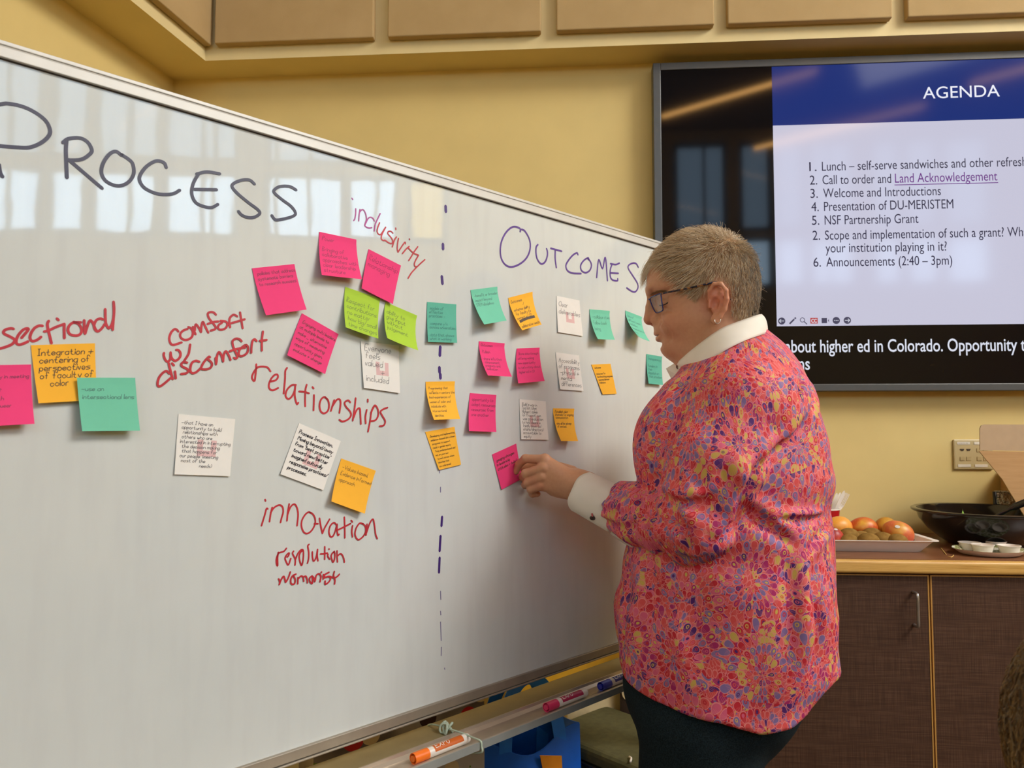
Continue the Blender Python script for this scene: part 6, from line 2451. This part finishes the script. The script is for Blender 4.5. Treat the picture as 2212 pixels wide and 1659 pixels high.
def dome(c, n, r, m, par, name='button'):
    n = n / np.linalg.norm(n)
    a_ = np.cross(n, [0.3, .9, .1])
    a_ /= np.linalg.norm(a_)
    Rm = np.stack([a_, np.cross(n, a_), n])
    return MB().lathe([(r * .55, .0021), (r * .7, .0028), (r * .95, .0024), (r, .001), (r * .95, 0), (.0001, 0)], c, 20, R=Rm, cap=False).lathe([(.0001, .0016), (r * .55, .0021)], c, 20, R=Rm, cap=False).build(name, m, par, smooth=True, angle=40)


dome(wl_(fl(1280, 1118, ZH + .040)), EZ * .7 - E2 * .7, .0056, m_btn_d, cuff)
MB().tube([wl_(fl(1278.5, 1109, ZH + .044)), wl_(fl(1280, 1116, ZH + .044))], .0016, 6).build('thread', m_thread, cuff)
# white placket lining hanging open under the forearm
tp = [(1312, 1126), (1330, 1129), (1350, 1141), (1368, 1154), (1385, 1168), (1405, 1182), (1427, 1194)]
bt = [(1312, 1147), (1322, 1156), (1336, 1167), (1355, 1178), (1374, 1187), (1400, 1195), (1428, 1196.5)]
zz = [.062, .064, .067, .072, .080, .092, .108]
T_ = smooth_line([fl(*p, z + .014) for p, z in zip(tp, zz)], 4)
B_t = smooth_line([fl(*p, z + .004) for p, z in zip(bt, zz)], 4)
G = np.array([wl_(T_ * (1 - t) + B_t * t + np.array([0, 0, .007]) * math.sin(math.pi * t)) for t in np.linspace(0, 1, 7)])
plk = MB().grid(G).build('placket', m_cot, person, smooth=True, label='white sleeve placket')
sm_ = plk.modifiers.new('cloth', 'SOLIDIFY')
sm_.thickness = .0025
dome(wl_(fl(1367.5, 1173, .094)), EZ * .8 - E2 * .5, .0062, m_btn_d, plk)
# sharp folded sleeve point under the elbow
# ---------------------------------------------------------------- trousers and shoes
N = Nodes('dark_teal_twill')
N.pr(.9, 0, .2)
N.base(N.ramp(N.noise(N.coord(scale=(1, 1, 1)), 500, 2), [(.35, lin(13, 23, 28)), (.65, lin(30, 44, 49))]))
N.bump(N.noise(N.coord(), 700, 2), .3, .001)
m_tr = N.m
kneeN, kneeF = fl(1512, 1900, .10), fl(1500, 1900, -.10)
HIPN = fl(1512, 1560, .085)
HIPF = fl(1520, 1560, -.085)
ANK = YFLOOR + .085


def trousers(P):
    d = ell(P, fl(1535, 1480), (.165, .15, .175))
    d = smin(d, ell(P, fl(1620, 1490, .0), (.085, .085, .15)), .03)
    for hp_, s in ((HIPN, 1), (HIPF, -1)):
        k = np.array([hp_[0] - .005, YFLOOR + .47, hp_[2]])
        a = np.array([k[0] + .015, ANK - .04, hp_[2]])
        d = smin(d, chain(P, [hp_, k, a], [.112, .088, .068], .03), .02)
    x, y, z = P.T
    return d - .003 * np.sin(y * 23 + 6 * x) - .002 * np.sin(y * 41 + 11 * z)


pv, pq = snet(trousers, np.array([fl(1330, 1500)[0], YFLOOR + .04, -.25]), np.array([fl(1780, 1300)[0], fl(0, 1330)[1], .25]), .012)
tr_o = MB().add(wl_(pv), pq).build('trousers', m_tr, person, smooth=True, fix=False, label='dark teal trousers')
m_shoe = mat('black_leather', (30, 28, 28), .4)
for hp_ in (HIPN, HIPF):
    a = np.array([hp_[0] + .01, ANK, hp_[2]])
    f = lambda P: np.maximum(smin(smin(ell(P, a + (-.07, -.045, 0), (.13, .045, .047)), ell(P, a + (.02, -.03, 0), (.05, .055, .042)), .02), cap(P, a, a + (0, .03, 0), .04), .02), YFLOOR + .003 - P[:, 1])
    v, q = snet(f, a + (-.23, -.1, -.07), a + (.1, .06, .07), .007)
    MB().add(wl_(v), q).build('shoe', m_shoe, person, smooth=True, fix=False)

# ================================================================== head of a seated person at the lower right corner
m_h2 = None
N = Nodes('light_brown_hair')
N.pr(.5, 0, .35)
N.base(N.ramp(N.noise(N.coord(scale=(40, 40, 12)), 8, 4), [(.3, lin(92, 66, 36)), (.7, lin(126, 102, 74))]))
m_h2 = N.m
QO = at(2480, 1622, .62)
Qn = QO[2]
m_jk = mat('grey_brown_jacket', (96, 84, 70), .85, bump=.3, bscale=300)


def head2(P):
    d = ell(P, (0, 0, 0), (.088, .100, .108))
    d = smin(d, ell(P, (.05, .0, -.06), (.05, .06, .07)), .03)
    return smin(d, cap(P, (-.01, 0, -.08), (-.02, 0, -.19), .055, .06), .02)


v, q = snet(head2, (-.13, -.13, -.2), (.14, .13, .13), .006)
p2 = MB().add(v + QO, q).build('person', m_skin, origin=(QO[0], QO[1], 0), smooth=True, fix=False, label='seated person at the lower right corner, only light brown hair showing', cat='person')
vcol(p2, np.tile(np.array(lin(196, 142, 104)[:3]), (len(v), 1)))
n2 = 9000
c = RNG.normal(0, 1, (n2 * 2, 3))
c /= np.linalg.norm(c, axis=1, keepdims=True)
c = c[(c[:, 2] > -.65) & ((c[:, 0] < .55) | (c[:, 2] > .3))][:n2]
n2 = len(c)
P = c * (.088, .100, .108)
cr = np.array([.02, .0, .108])
dirn = P - cr
dirn /= np.linalg.norm(dirn, axis=1, keepdims=True)
dirn += (.25, -.1, -.75)
dirn += RNG.normal(0, .15, dirn.shape)
pts = [P * 1.01]
cur = P + 0
for k in range(1, K):
    g = grad(lambda x: ell(x, (0, 0, 0), (.088, .100, .108)), cur)
    g /= np.linalg.norm(g, axis=1, keepdims=True)
    t = dirn - g * (dirn * g).sum(1, keepdims=True)
    t /= np.linalg.norm(t, axis=1, keepdims=True) + 1e-9
    cur = cur + t * .011
    vv = ell(cur, (0, 0, 0), (.088, .100, .108))
    cur = cur + g * (RNG.uniform(.003, .012, n2) - vv)[:, None]
    pts.append(cur + 0)
pts = np.stack(pts, 1)
tg = np.gradient(pts, axis=1)
tg /= np.linalg.norm(tg, axis=2, keepdims=True) + 1e-9
a = np.cross(tg, np.array([.3, .2, .93]))
a /= np.linalg.norm(a, axis=2, keepdims=True) + 1e-9
b = np.cross(tg, a)
rad2 = rad * 1.5
V = np.stack([pts + rad2[None, :, None] * (math.cos(q) * a + math.sin(q) * b) for q in (0, 2.094, 4.189)], 2).reshape(-1, 3)
base = np.arange(n2)[:, None] * K * 3
fi = []
for k in range(K - 1):
    for j in range(3):
        j2 = (j + 1) % 3
        fi.append(np.concatenate([base + k * 3 + j, base + k * 3 + j2, base + (k + 1) * 3 + j2, base + (k + 1) * 3 + j], 1))
h2 = MB().add(V + QO, np.stack(fi, 1).reshape(-1, 4)).build('hair', m_strand, p2, fix=False)
h2['kind'] = 'stuff'
pc = np.array([lin(*x)[:3] for x in ((128, 98, 58), (104, 78, 48), (150, 122, 84), (118, 102, 82))])
vcol(h2, np.repeat(pc[RNG.integers(0, 4, n2)], K * 3, axis=0))


def torso2(P):
    d = chain(P, [(-.02, 0, -.20), (-.02, 0, -.33)], [.062, .12], .02)
    d = smin(d, cap(P, (-.02, -.17, -.29), (-.02, .17, -.29), .075), .05)
    return smin(d, cap(P, (-.02, 0, -.35), (0, 0, .55 - Qn), .15, .17), .05)


v, q = snet(torso2, (-.24, -.28, .36 - Qn), (.24, .28, -.15), .012)
MB().add(v + QO, q).build('jacket', m_jk, p2, smooth=True, fix=False)
